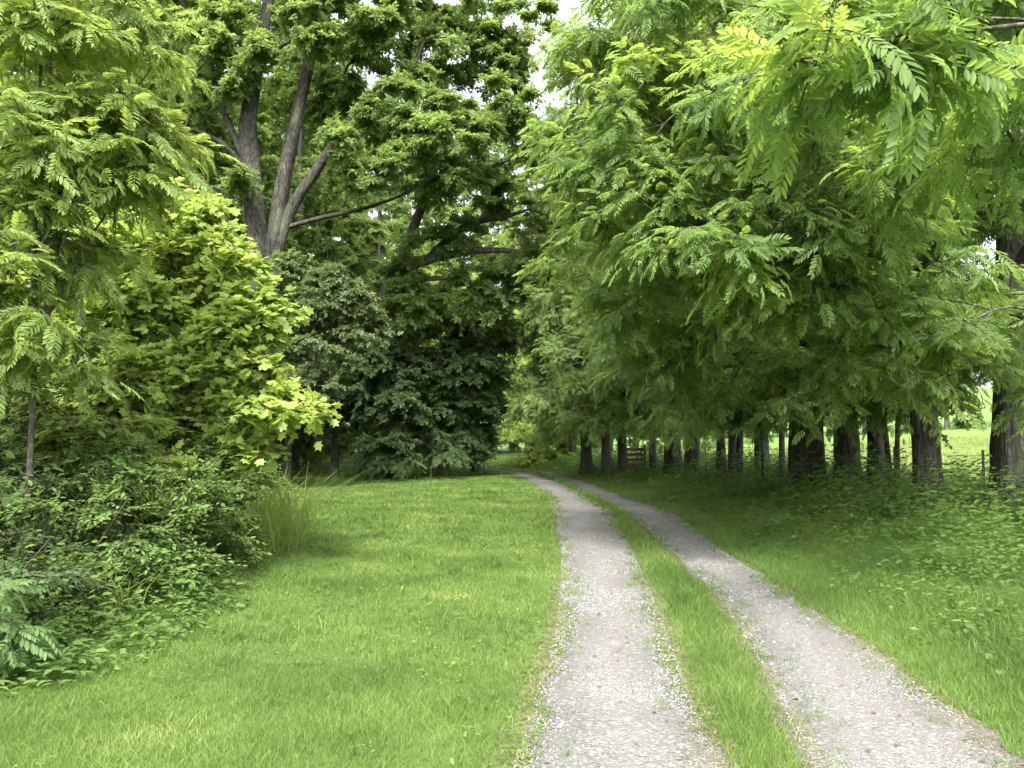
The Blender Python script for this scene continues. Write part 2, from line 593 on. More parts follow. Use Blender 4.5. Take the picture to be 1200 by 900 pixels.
def copy_tree(src, loc, rz=0, sc_=1.0, label=None, group=None, mat=None, tsc=None):
    r = src.copy(); COL.objects.link(r)
    r.location = loc; r.rotation_euler = (rng.uniform(-.035, .035), rng.uniform(-.035, .035), rz)
    r.scale = (sc_, sc_, sc_) if not isinstance(sc_, tuple) else sc_
    if label: r['label'] = label
    if group: r['group'] = group
    src_trunk = src.children[0].data.name
    for ch in src.children:
        c = ch.copy(); COL.objects.link(c); c.parent = r
        if tsc and c.name.startswith('trunk') and c.data.name == src_trunk:
            c.scale = (tsc, tsc, 1)
        if mat and c.name.startswith('crown'):
            c.material_slots[0].link = 'OBJECT'; c.material_slots[0].material = mat
    return r


def on_ground(px, py, zguess=.25):
    p = gp(px, py, zguess)
    for _ in range(4):
        p = gp(px, py, float(ground_z(p[0], p[1])))
    return p


exec_parts = []
# ================================================================== GROUND
def build_ground():
    xs = np.concatenate([np.linspace(-400, -40, 19)[:-1], np.linspace(-40, -14, 27)[:-1], np.linspace(-14, 26, 101)[:-1], np.linspace(26, 60, 35)[:-1], np.linspace(60, 400, 35)])
    ys = np.concatenate([np.linspace(-120, -12, 10)[:-1], np.linspace(-12, 60, 181)[:-1], np.linspace(60, 140, 41)[:-1], np.linspace(140, 600, 30)])
    X, Y = np.meshgrid(xs, ys)
    Z = ground_z(X, Y)
    V = np.stack([X, Y, Z], -1).reshape(-1, 3)
    nx, ny = len(xs), len(ys)
    i = np.arange(ny - 1)[:, None]; j = np.arange(nx - 1)[None]
    q = np.stack([i * nx + j, i * nx + j + 1, (i + 1) * nx + j + 1, (i + 1) * nx + j], -1).reshape(-1, 4)
    m, nt, out = new_mat('meadow_ground')
    L = nt.links
    geo = nt.nodes.new('ShaderNodeNewGeometry')
    n1 = N(nt, 'ShaderNodeTexNoise', Scale=.35, Detail=4.0, Roughness=.6); L.new(geo.outputs['Position'], n1.inputs['Vector'])
    n2 = N(nt, 'ShaderNodeTexNoise', Scale=14.0, Detail=5.0, Roughness=.7); L.new(geo.outputs['Position'], n2.inputs['Vector'])
    grass = ramp(nt, n1.outputs['Fac'], [(.3, (.055, .105, .022)), (.7, (.11, .18, .04))])
    soil = ramp(nt, n2.outputs['Fac'], [(.35, (.035, .045, .016)), (.65, (.085, .13, .032))])
    mx = N(nt, 'ShaderNodeMix', data_type='RGBA'); mx.inputs[0].default_value = .45
    L.new(grass, mx.inputs[6]); L.new(soil, mx.inputs[7])
    # pasture beyond the tree row: paler, hay-like
    sep = nt.nodes.new('ShaderNodeSeparateXYZ'); L.new(geo.outputs['Position'], sep.inputs[0])
    mr = N(nt, 'ShaderNodeMapRange'); mr.inputs['From Min'].default_value = 12.5; mr.inputs['From Max'].default_value = 14.5
    L.new(sep.outputs['X'], mr.inputs['Value'])
    past = ramp(nt, n2.outputs['Fac'], [(.3, (.09, .160, .036)), (.7, (.150, .225, .058))])
    mx2 = N(nt, 'ShaderNodeMix', data_type='RGBA'); L.new(mr.outputs[0], mx2.inputs[0])
    L.new(mx.outputs[2], mx2.inputs[6]); L.new(past, mx2.inputs[7])
    b = N(nt, 'ShaderNodeBsdfPrincipled', Roughness=.95); b.inputs['Specular IOR Level'].default_value = .1
    L.new(mx2.outputs[2], b.inputs['Base Color'])
    bp = N(nt, 'ShaderNodeBump', Strength=.6, Distance=.05); L.new(n2.outputs['Fac'], bp.inputs['Height']); L.new(bp.outputs[0], b.inputs['Normal'])
    L.new(b.outputs[0], out.inputs[0])
    o = mesh_np('ground', V, q, m, None, True)
    tag(o, 'grassy ground of the lawn, the verges and the pale pasture', 'ground', kind='structure')


def build_road():
    m, nt, out = new_mat('gravel')
    L = nt.links
    geo = nt.nodes.new('ShaderNodeNewGeometry')
    v = N(nt, 'ShaderNodeTexVoronoi', Scale=52.0); L.new(geo.outputs['Position'], v.inputs['Vector'])
    v2 = N(nt, 'ShaderNodeTexVoronoi', Scale=120.0); L.new(geo.outputs['Position'], v2.inputs['Vector'])
    n1 = N(nt, 'ShaderNodeTexNoise', Scale=.9, Detail=4.0, Roughness=.65); L.new(geo.outputs['Position'], n1.inputs['Vector'])
    n2 = N(nt, 'ShaderNodeTexNoise', Scale=6.0, Detail=5.0, Roughness=.7); L.new(geo.outputs['Position'], n2.inputs['Vector'])
    sepc = nt.nodes.new('ShaderNodeSeparateColor'); L.new(v.outputs['Color'], sepc.inputs[0])
    sepd = nt.nodes.new('ShaderNodeSeparateColor'); L.new(v2.outputs['Color'], sepd.inputs[0])
    st = ramp(nt, sepc.outputs[0], [(0, (0.073, 0.071, 0.067)), (.5, (0.129, 0.126, 0.118)), (.9, (0.185, 0.181, 0.170)), (1, (0.361, 0.353, 0.335))])
    st2 = ramp(nt, sepd.outputs[0], [(0, (0.086, 0.083, 0.077)), (.6, (0.133, 0.130, 0.121)), (1, (0.198, 0.194, 0.182))])
    mx0 = N(nt, 'ShaderNodeMix', data_type='RGBA'); L.new(n2.outputs['Fac'], mx0.inputs[0]); L.new(st, mx0.inputs[6]); L.new(st2, mx0.inputs[7])
    dust = N(nt, 'ShaderNodeMix', data_type='RGBA')
    f = ramp(nt, n1.outputs['Fac'], [(.40, (0, 0, 0)), (.68, (0.645, 0.645, 0.645))])
    L.new(f, dust.inputs[0]); L.new(mx0.outputs[2], dust.inputs[6]); dust.inputs[7].default_value = (0.135, 0.132, 0.125, 1)
    att = nt.nodes.new('ShaderNodeAttribute'); att.attribute_name = 'across'
    wob = N(nt, 'ShaderNodeMath', operation='MULTIPLY_ADD'); L.new(n1.outputs['Fac'], wob.inputs[0]); wob.inputs[1].default_value = .5
    L.new(att.outputs['Fac'], wob.inputs[2])
    band = ramp(nt, wob.outputs[0], [(.22, (.72, .70, .67)), (.45, (.98, .98, .98)), (.60, (1.16, 1.15, 1.13)), (.78, (1.05, 1.03, 1.0)), (.98, (.82, .81, .79)), (1.0, (.80, .78, .75))])
    bm = N(nt, 'ShaderNodeMix', data_type='RGBA', blend_type='MULTIPLY'); bm.inputs[0].default_value = .8
    L.new(dust.outputs[2], bm.inputs[6]); L.new(band, bm.inputs[7])
    b = N(nt, 'ShaderNodeBsdfPrincipled', Roughness=.92); b.inputs['Specular IOR Level'].default_value = .15
    L.new(bm.outputs[2], b.inputs['Base Color'])
    add = N(nt, 'ShaderNodeMath', operation='MULTIPLY_ADD'); L.new(v2.outputs['Distance'], add.inputs[0]); add.inputs[1].default_value = .4
    L.new(v.outputs['Distance'], add.inputs[2])
    inv = N(nt, 'ShaderNodeMath', operation='SUBTRACT'); inv.inputs[0].default_value = 1.0; L.new(add.outputs[0], inv.inputs[1])
    bp = N(nt, 'ShaderNodeBump', Strength=.75, Distance=.012); L.new(inv.outputs[0], bp.inputs['Height']); L.new(bp.outputs[0], b.inputs['Normal'])
    L.new(b.outputs[0], out.inputs[0])
    M['gravel'] = m
    Vs, Ts, off = [], [], 0
    for a, c in ((0, 1), (2, 3)):
        y = np.concatenate([np.linspace(-10, 14, 480)[:-1], np.linspace(14, YEND, 500)])
        xa = ex(a, y) + .10 * (vnoise(y * 3.1, y * 0 + a, 11) - .5) + .20 * (vnoise(y * .9, y * 0 + a, 12) - .5) + .05 * (vnoise(y * 11, y * 0 + a, 19) - .5)
        xb = ex(c, y) + .10 * (vnoise(y * 3.1, y * 0 + c, 13) - .5) + .20 * (vnoise(y * .9, y * 0 + c, 14) - .5) + .05 * (vnoise(y * 11, y * 0 + c, 18) - .5)
        k = 9
        u = np.linspace(0, 1, k)
        X = xa[:, None] * (1 - u) + xb[:, None] * u
        Y = np.repeat(y[:, None], k, 1)
        Z = ground_z(X, Y) * 0 + np.array([.004] + [.012] * (k - 2) + [.004]) + .006 * vnoise(X * 1.5, Y * 1.5, 8) * np.array([0] + [1] * (k - 2) + [0])
        n = len(y)
        Vs.append(np.stack([X, Y, Z], -1).reshape(-1, 3))
        i = np.arange(n - 1)[:, None]; j = np.arange(k - 1)[None]
        Ts.append(np.stack([i * k + j, i * k + j + 1, (i + 1) * k + j + 1, (i + 1) * k + j], -1).reshape(-1, 4) + off)
        off += n * k
    o = mesh_np('gravel_drive', np.concatenate(Vs), np.concatenate(Ts), m, None, True)
    at_ = o.data.attributes.new('across', 'FLOAT', 'POINT')
    at_.data.foreach_set('value', np.tile(np.linspace(0, .75, 9), len(o.data.vertices) // 9).astype(np.float32))
    tag(o, 'two pale gravel wheel tracks of the curving drive', 'drive', kind='structure')
    # loose stones
    oc = np.array([[1, 0, 0], [0, 1, 0], [-1, 0, 0], [0, -1, 0], [0, 0, .75], [0, 0, -.5]], float)
    ot = np.array([[0, 1, 4], [1, 2, 4], [2, 3, 4], [3, 0, 4], [1, 0, 5], [2, 1, 5], [3, 2, 5], [0, 3, 5]])
    P, S = [], []
    for (y0, y1, n, s0, s1) in ((2.6, 6, 34000, .0025, .0075), (6, 12, 28000, .0035, .009), (12, 22, 12000, .005, .012)):
        for a, c in ((0, 1), (2, 3)):
            y = rng.uniform(y0, y1, n // 2)
            u = rng.beta(.95, .95, n // 2) * 1.06 - .03
            x = ex(a, y) * (1 - u) + ex(c, y) * u
            P.append(np.stack([x, y, x * 0 + .012], 1)); S.append(rng.uniform(s0, s1, n // 2) * (1 + .8 * (rng.random(n // 2) > .96)))
    P = np.concatenate(P); S = np.concatenate(S); n = len(P)
    V = oc[None] * (1 + rng.uniform(-.35, .35, (n, 6, 3))) * S[:, None, None]
    a = rng.uniform(0, 6.28, n); ca, sa = np.cos(a)[:, None], np.sin(a)[:, None]
    V = np.stack([V[..., 0] * ca - V[..., 1] * sa, V[..., 0] * sa + V[..., 1] * ca, V[..., 2]], -1) + P[:, None]
    T = (ot[None] + (np.arange(n) * 6)[:, None, None]).reshape(-1, 3)
    m2, nt, out = new_mat('loose_stone')
    geo = nt.nodes.new('ShaderNodeNewGeometry')
    col = ramp(nt, geo.outputs['Random Per Island'], [(0, (.07, .068, .066)), (.45, (.15, .147, .138)), (.85, (.24, .235, .222)), (1, (.40, .395, .39))])
    b = N(nt, 'ShaderNodeBsdfPrincipled', Roughness=.85); nt.links.new(col, b.inputs['Base Color']); nt.links.new(b.outputs[0], out.inputs[0])
    o = mesh_np('loose_gravel', V.reshape(-1, 3), T, m2)
    tag(o, 'loose grey stones scattered over both wheel tracks', 'gravel', kind='stuff')


# left border line of the lawn, where the thicket begins
LB = np.array([[-2.2, -10], [-2.6, 1], [-3.0, 4.6], [-2.75, 7.0], [-2.75, 8.0], [-3.7, 12], [-5.0, 18], [-7.0, 26], [-9.0, 31.5], [-14, 34], [-30, 36]])


def lawn_left(y):
    return np.interp(y, LB[:, 1], LB[:, 0])


def blades(P, h, w, lean=.35):
    n = len(P)
    a = rng.uniform(0, 2 * np.pi, n)
    side = np.stack([np.cos(a), np.sin(a), a * 0], 1)
    b = rng.uniform(0, 2 * np.pi, n)
    bend = np.stack([np.cos(b), np.sin(b), b * 0], 1) * (h * lean * rng.uniform(.2, 1.6, n))[:, None]
    up = np.array([0, 0, 1.0])
    m = P + up * (h * .55)[:, None] + bend * .35
    t = P + up * (h * .95)[:, None] + bend
    V = np.stack([P - side * w[:, None] * .5, P + side * w[:, None] * .5, m - side * w[:, None] * .42, m + side * w[:, None] * .42, t], 1)
    T = np.array([[0, 1, 3], [0, 3, 2], [2, 3, 4]])
    T = (T[None] + (np.arange(n) * 5)[:, None, None]).reshape(-1, 3)
    return V.reshape(-1, 3), T


def scatter(y0, y1, dens, margin=2.0):
    w = .66 * y1 + margin
    n = int((y1 - y0) * 2 * w * dens)
    y = rng.uniform(y0, y1, n); x = rng.uniform(-w, w, n)
    k = np.abs(x) < .66 * y + margin
    return x[k], y[k]


def build_litter():
    n = 420
    y = rng.uniform(2.8, 16, n) ** 1.0
    k = rng.integers(0, 2, n)
    u = rng.random(n)
    x = np.where(k == 0, ex(0, y) * (1 - u) + ex(1, y) * u, ex(2, y) * (1 - u) + ex(3, y) * u)
    P = np.stack([x, y, x * 0 + .026], 1)
    D = rnd_dir(n); D[:, 2] *= .15
    U = norm(np.array([0, 0, 1.]) + rng.normal(size=(n, 3)) * .3)
    m, nt, out = new_mat('fallen_leaf')
    geo = nt.nodes.new('ShaderNodeNewGeometry')
    col = ramp(nt, geo.outputs['Random Per Island'], [(0, (.05, .038, .025)), (.6, (.13, .10, .05)), (1, (.12, .15, .04))])
    b = N(nt, 'ShaderNodeBsdfPrincipled', Roughness=.8); nt.links.new(col, b.inputs['Base Color']); nt.links.new(b.outputs[0], out.inputs[0])
    V, T = bake('oval', P, D, U, rng.uniform(.015, .045, n))
    tag(mesh_np('leaf_litter', V, T, m), 'small fallen leaves lying on the gravel tracks', 'leaf litter', kind='stuff')


def build_grass():
    bands = ((2.2, 6, 6000, .0036, 1.0), (6, 12, 2800, .0052, 1.0), (12, 22, 1000, .0095, 1.05), (22, 36, 300, .019, 1.1), (36, 62, 90, .036, 1.2))
    lawn, verge, strip = [], [], []
    for (y0, y1, dn, w, hs) in bands:
        x, y = scatter(y0, y1, dn)
        e = [ex(i, y) for i in range(4)]
        z = ground_z(x, y)
        rag = .10 * (vnoise(x * 6, y * 6, 21) - .5) + .22 * (vnoise(x * 1.7, y * 1.7, 22) - .42)
        ll = lawn_left(y)
        # lawn
        k = (x < e[0] - .02 + rag) & (x > ll - .5) & (y < 48)
        d = e[0][k] - x[k]
        thin = rng.random(k.sum()) < smooth(-.1, .45, d) * .8 + .2
        P = np.stack([x[k], y[k], z[k] - .005], 1)[thin]
        n = len(P)
        tuf = vnoise(P[:, 0] * 2.2, P[:, 1] * 2.2, 31)
        lawn.append(blades(P, (.030 + .050 * tuf * (.5 + vnoise(P[:, 0] * .6, P[:, 1] * .6, 33))) * hs * rng.uniform(.6, 1.25, n), w * rng.uniform(.7, 1.3, n), .75))
        # centre strip
        k = (x > e[1] + .02 + rag) & (x < e[2] - .02 - rag) & (y < YEND)
        P = np.stack([x[k], y[k], z[k]], 1)
        u = (x[k] - e[1][k]) / np.maximum(e[2][k] - e[1][k], .05)
        c = 1 - np.abs(u * 2 - 1)
        keep = rng.random(len(P)) < (.35 + .9 * c) * (.55 + .6 * vnoise(P[:, 0] * 3, P[:, 1] * 3, 37))
        P, c = P[keep], c[keep]; n = len(P)
        strip.append(blades(P, (.04 + .10 * c) * hs * rng.uniform(.6, 1.3, n), w * rng.uniform(.7, 1.25, n), .55))
        # verge
        k = (x > e[3] + .03 + rag) & (x < 12.8) & (rng.random(len(x)) < .72)
        d = x[k] - e[3][k]
        P = np.stack([x[k], y[k], z[k]], 1); n = len(P)
        h = (.07 + .20 * smooth(.1, 1.6, d) * (.4 + vnoise(P[:, 0] * 1.3, P[:, 1] * 1.3, 41))) * hs
        verge.append(blades(P, h * rng.uniform(.55, 1.25, n), w * 1.25 * rng.uniform(.7, 1.3, n), .6))
    x, y = scatter(2.3, 26, 16)
    k = (x < ex(0, y) - .1) & (x > lawn_left(y)) & (rng.random(len(x)) < .25 + .9 * vnoise(x * .9, y * .9, 91))
    x, y = x[k], y[k]
    P = np.repeat(np.stack([x, y, ground_z(x, y)], 1), 15, 0)
    P[:, :2] += rng.normal(size=(len(P), 2)) * .035
    lawn.append(blades(P, rng.uniform(.06, .135, len(P)), np.clip(P[:, 1] * .0009, .0042, .014) * rng.uniform(.8, 1.3, len(P)), .8))
    V, T = join(lawn)
    tag(mesh_np('lawn_grass', V, T, M['grass']), 'short bright mown grass of the lawn left of the drive', 'grass', kind='stuff')
    V, T = join(strip)
    tag(mesh_np('centre_grass', V, T, M['grass']), 'grass strip growing between the two wheel tracks', 'grass', kind='stuff')
    V, T = join(verge)
    tag(mesh_np('verge_grass', V, T, M['verge']), 'longer darker grass on the bank right of the drive', 'grass', kind='stuff')
    # tufts creeping into the gravel
    P = []
    for i, s in ((0, 1), (1, -1), (2, 1), (3, -1)):
        y = np.concatenate([rng.uniform(2.5, 10, 90), rng.uniform(10, 26, 70)])
        x = ex(i, y) + s * np.abs(rng.normal(0, .11, len(y)))
        c = np.repeat(np.stack([x, y, x * 0 + .004], 1), 16, 0)
        c[:, :2] += rng.normal(size=(len(c), 2)) * .035
        P.append(c)
    P = np.concatenate(P); n = len(P)
    V, T = blades(P, rng.uniform(.02, .075, n), np.full(n, .005) * np.clip(P[:, 1] / 8, .8, 3), .8)
    tag(mesh_np('edge_tufts', V, T, M['grass']), 'small grass tufts creeping into the edges of the gravel', 'grass', kind='stuff')
    n = 90000
    y = rng.uniform(12, 75, n); x = rng.uniform(12.6, 46, n)
    P = np.stack([x, y, ground_z(x, y) - .02], 1)
    V, T = blades(P, rng.uniform(.12, .38, n), rng.uniform(.02, .05, n), .7)
    tag(mesh_np('pasture_grass', V, T, M['hay']), 'long pale grass of the pasture behind the tree row', 'grass', kind='stuff')
    # broad-leaved lawn weeds and clover
    x, y = scatter(2.4, 14, 15)
    k = (x < ex(0, y) - .08) & (x > lawn_left(y)) & (vnoise(x * .8, y * .8, 51) > .35)
    x, y = x[k], y[k]
    n = len(x)
    P = np.repeat(np.stack([x, y, ground_z(x, y) + .045], 1), 5, 0)
    P[:, 2] += rng.uniform(-.02, .03, len(P)); P[:, :2] += rng.normal(size=(len(P), 2)) * .022
    D = rnd_dir(len(P)); D[:, 2] = np.abs(D[:, 2]) * .3
    U = norm(np.array([0, 0, 1.]) + rng.normal(size=(len(P), 3)) * .25)
    V, T = bake('oval', P, D, U, rng.uniform(.022, .048, len(P)))
    tag(mesh_np('clover', V, T, M['grass']), 'pale clover and plantain leaves among the lawn grass', 'clover', kind='stuff')
    # dry straw along the track edges
    P = []
    for i, s in ((0, -1), (1, 1), (2, -1), (3, 1)):
        y = np.concatenate([rng.uniform(2.5, 9, 2600), rng.uniform(9, 22, 1500)])
        x = ex(i, y) + s * rng.normal(.05, .07, len(y))
        P.append(np.stack([x, y, x * 0 + .018], 1))
    P = np.concatenate(P); n = len(P)
    D = rnd_dir(n); D[:, 2] *= .12
    m, nt, out = new_mat('dry_straw')
    geo = nt.nodes.new('ShaderNodeNewGeometry')
    col = ramp(nt, geo.outputs['Random Per Island'], [(0, (.12, .09, .05)), (1, (.25, .21, .12))])
    b = N(nt, 'ShaderNodeBsdfPrincipled', Roughness=.8); nt.links.new(col, b.inputs['Base Color']); nt.links.new(b.outputs[0], out.inputs[0])
    lv = np.array([[-.03, 0, 0], [.03, 0, 0], [0, 1, .05]]); KIND['straw'] = [(lv, np.array([[0, 1, 2]]))]
    V, T = bake('straw', P, D, np.tile([0, 0, 1.], (n, 1)), rng.uniform(.03, .10, n))
    tag(mesh_np('dry_clippings', V, T, m), 'dry straw coloured clippings fringing the wheel tracks', 'straw', kind='stuff')


def stalks(x, y, h, leaf, kind, mat, name, label, nl=9, catg='undergrowth'):
    """low leafy ground cover: upright stalks with leaves"""
    n = len(x)
    z = ground_z(x, y)
    lean = rng.normal(size=(n, 2)) * .25
    P, D = [], []
    for k in range(nl):
        t = (k + 1) / nl
        p = np.stack([x + lean[:, 0] * h * t, y + lean[:, 1] * h * t, z + h * t * (.55 + .45 * t)], 1)
        a = rng.uniform(0, 6.28) + k * 2.4 + rng.normal(size=n) * .6
        d = np.stack([np.cos(a), np.sin(a), rng.uniform(-.35, .25, n)], 1)
        P.append(p + d * .03); D.append(d)
    P = np.concatenate(P); D = norm(np.concatenate(D))
    U = norm(np.array([0, 0, 1.]) + rng.normal(size=(len(P), 3)) * .3)
    V, T = bake(kind, P, D, U, np.tile(leaf, nl) * rng.uniform(.65, 1.2, len(P)))
    o = mesh_np(name, V, T, mat)
    tag(o, label, catg, kind='stuff')


def build_undergrowth():
    # right bank
    xs, ys, hs, ls = [], [], [], []
    for (y0, y1, dn, lf) in ((3, 9, 72, .078), (9, 16, 44, .105), (16, 30, 21, .15), (30, 50, 7, .25)):
        x, y = scatter(y0, y1, dn, 3)
        d = x - ex(3, y)
        dens = smooth(.35, 1.6, d) * (.3 + 1.1 * vnoise(x * .7, y * .7, 61))
        k = (rng.random(len(x)) < dens) & (x < 12.6)
        x, y, d = x[k], y[k], d[k]
        xs.append(x); ys.append(y)
        hs.append((.20 + .68 * smooth(.6, 3.5, d) * (.35 + vnoise(x * .6, y * .6, 63))) * rng.uniform(.6, 1.2, len(x)))
        ls.append(np.full(len(x), lf))
    stalks(np.concatenate(xs), np.concatenate(ys), np.concatenate(hs), np.concatenate(ls), 'oval', M['weed'],
           'bank_undergrowth', 'knee high leafy weeds covering the bank below the tree row')
    # left border
    xs, ys, hs, ls = [], [], [], []
    for (y0, y1, dn, lf) in ((2.5, 9, 60, .085), (9, 16, 34, .11), (16, 34, 16, .15)):
        x, y = scatter(y0, y1, dn, 2)
        d = lawn_left(y) - x + .5 * (vnoise(x * 1.4, y * 1.4, 71) - .5)
        k = (d > .05) & (d < 4.5)
        x, y, d = x[k], y[k], d[k]
        xs.append(x); ys.append(y)
        hs.append((.15 + .55 * smooth(0, 1.2, d)) * rng.uniform(.5, 1.25, len(x)))
        ls.append(np.full(len(x), lf))
    stalks(np.concatenate(xs), np.concatenate(ys), np.concatenate(hs), np.concatenate(ls), 'oval', M['shrub'],
           'thicket_undergrowth', 'low dark leafy growth along the foot of the thicket left of the lawn')


# ================================================================== RIGHT ROW
def limb(p0, p1, r0, r1, arch=.15, n=5, wob=.04):
    p0, p1 = np.array(p0, float), np.array(p1, float)
    L = np.linalg.norm(p1 - p0)
    out = []
    for i in range(n):
        t = i / (n - 1)
        p = p0 * (1 - t) + p1 * t + np.array([0, 0, arch * L * math.sin(math.pi * t)])
        if 0 < i < n - 1: p = p + rng.normal(size=3) * wob * L
        out.append([*p, r0 * (1 - t) + r1 * t])
    return out


def row_variant(name, base, h, r, reach, seed, label, group, lean=(0, 0), kind='walnut', mat=None, blobs_n=20, narrow=False, low=2.6, bark='bark'):
    global rng
    keep = rng
    rng = np.random.default_rng(seed)
    trunk = [[0, 0, -.15, r], [.02, 0, 1.5, r * .93], [lean[0] * .3, lean[1] * .3, 4, r * .84], [lean[0] * .6, lean[1] * .6, 7.5, r * .66], [lean[0], lean[1], h * .72, r * .38], [lean[0] * 1.1, lean[1], h * .95, r * .10]]
    stems, blobs = [trunk], []
    specs = []
    if narrow:
        for i in range(9):
            specs.append((rng.uniform(0, 6.28), rng.uniform(5, h * .9), rng.uniform(1.5, 3.2)))
    else:
        for i in range(19):
            az = i * 2.399 + rng.uniform(-.3, .3)
            z = 4.2 + (h - 5.5) * ((i + .5) / 19) ** .9
            toroad = max(0, -math.cos(az))
            taper = 1 - .55 * ((z - 4) / (h - 4)) ** 1.6
            specs.append((az, z, (reach * (.62 + .38 * toroad)) * taper * rng.uniform(.85, 1.1)))
        # long low limbs over the drive
        for a in (2.6, 3.14, 3.7, 4.2):
            specs.append((a, rng.uniform(low + .5, low + 2.0), reach * rng.uniform(.75, 1.0)))
    for az, z, rr in specs:
        zc = z + rng.uniform(-.4, .8)
        tipp = (math.cos(az) * rr, math.sin(az) * rr, max(low + .5, zc))
        z0 = max(2.6, z - rr * .35)
        f = z0 / h
        stems.append(limb((lean[0] * f, lean[1] * f, z0), tipp, r * .34 * (1 - .6 * f), .03, .10))
        for q, s in ((1.0, 1.0), (.62, .9)):
            blobs.append((tipp[0] * q, tipp[1] * q, tipp[2] + (1 - q) * 0.2, 1.9 * s, 1.9 * s, 1.0 * s, int(blobs_n * s * (.8 if q == 1 else .55))))
    blobs.append((lean[0], lean[1], h - .5, 2.2, 2.2, 1.8, 40))
    t = make_tree(name, base, stems, blobs, kind, mat or M['row'], M[bark], rad=.85, twigs=7, per=7, size=.35,
                  label=label, group=group, zmin=2.4, zlo=low - .5, sides=16, sag=.12, droop=.22, jit=.5, updir=.12)
    rng = keep
    return t


def build_row():
    g = 'row of large trees right of the drive'
    b = lambda px, py: tuple(on_ground(px, py) - np.array([0, 0, .05]))
    A = row_variant('walnut_tree', b(1194, 606), 17, .43, 6.6, 101, 'thick dark trunked tree at the right edge of the picture beside the steel post', g, lean=(.7, .3), low=2.3)
    B = row_variant('walnut_tree', b(1087, 596), 16, .28, 5.6, 202, 'straight grey trunked tree standing alone between two bright gaps of pasture', g, lean=(-.2, .2), bark='bark_mid', low=2.4)
    Cc = row_variant('walnut_tree', b(994, 580), 18, .29, 5.6, 303, 'broad dark double looking trunk in the middle of the tight clump', g, lean=(-.4, .5))
    E = row_variant('slim_tree', b(1028, 578), 15, .21, 3.2, 505, 'plain grey brown trunk at the right end of the tight clump', g, narrow=True, blobs_n=22)
    copy_tree(E, b(960, 577), 2.1, .95, 'dark slim trunk second from the left in the tight clump', g)
    D = copy_tree(A, b(939, 575), .5, (.72, .72, .92), 'stout dark trunk at the left end of the tight clump', g, tsc=.7)
    copy_tree(B, b(893, 563), .35, (.9, .9, 1.0), 'wide mossy trunk between the thin saplings and the tight clump', g, tsc=1.3)
    copy_tree(Cc, b(811, 560), -.4, (.95, .95, 1.0), 'dark leaning trunk at the left side of the wide pasture gap', g)
    copy_tree(A, b(789, 559), -.35, (.75, .75, .95), 'very dark thick trunk left beside the leaning one', g, tsc=1.2)
    copy_tree(E, b(766, 556), 1.2, (.7, .7, .85), 'small dark trunk just right of the red brown gate', g)
    copy_tree(B, b(730, 556), -.2, (.72, .72, .95), 'pale streaked trunk just left of the red brown gate', g, tsc=1.3)
    copy_tree(Cc, b(711, 556), 3.0, (.75, .75, .95), 'black trunk behind the pale streaked one far along the drive', g)
    copy_tree(A, b(688, 550), 3.3, (.6, .6, .85), 'dark trunk in the shade at the far part of the row', g)
    copy_tree(E, b(671, 545), .9, 1.0, 'thin dark trunk near the far end of the row', g, M['pinnate'])  # yellower leaf material paints a sunlit look onto this crown
    copy_tree(B, b(655, 542), 2.7, (.6, .6, .85), 'light grey trunk at the far end of the row where the drive bends', g, M['pinnate'])  # sunlit look of this crown put into the leaf colour too
    return A, B, Cc, E


def sapling(name, base, h, r, lean, blobs, kind, mat, label, group=None, bark='bark_thin', **kw):
    st = [[[0, 0, -.05, r], [lean[0] * .25, lean[1] * .25, h * .33, r * .85], [lean[0] * .55, lean[1] * .55, h * .66, r * .6], [lean[0], lean[1], h, r * .2]]]
    return make_tree(name, base, st, blobs, kind, mat, M[bark], label=label, group=group, sides=8, zmin=kw.pop('zmin', .6), flare=.1, tip=kw.pop('tip', .004), **kw)


def build_row_saplings():
    g = 'thin saplings in front of the pasture'
    b = lambda px, py: tuple(on_ground(px, py) - np.array([0, 0, .05]))
    s = sapling('sapling', b(842, 564), 6, .11, (.25, .1), [(.2, 0, 4.6, 1.2, 1.2, .9, 14), (.3, 0, 6.0, 1.0, 1.0, .9, 12)], 'walnut', M['row'],
                'dark upright sapling at the left of four thin stems before the pasture', g, bark='bark', rad=.6, twigs=5, per=5, size=.4, tip=.007)
    copy_tree(s, b(849, 564), 2, (1, 1, .9), 'second of the four thin stems before the pasture, close beside the first', g)
    copy_tree(s, b(858, 565), 3.6, (1.35, 1.35, 1.05), 'third and thickest of the four thin stems before the pasture', g)
    copy_tree(s, b(866, 565), -.4, (1.1, 1.1, 1.0), 'last of the four thin stems, tilting right', g)
    copy_tree(s, b(916, 568), .1, (1.0, 1.0, .8), 'slanting thin stem in the light gap right of the mossy trunk', g)
    s2 = sapling('bent_sapling', b(1046, 582), 4.2, .075, (-.35, .1), [(-.2, 0, 2.9, .8, .8, .6, 10), (.3, 0, 3.7, .8, .8, .6, 10)], 'oval', M['row'],
                 'bent brown sapling right of the tight clump', g, rad=.4, twigs=5, per=5, size=.16, zmin=1.5)
    copy_tree(s2, b(1051, 583), 2.6, (.9, .9, .95), 'dark curved sapling touching the bent one, its leaves against the pasture', g)
    copy_tree(s2, b(1106, 590), 1.0, (.7, .7, .62), 'short leaning stem right of the straight grey trunk', g)


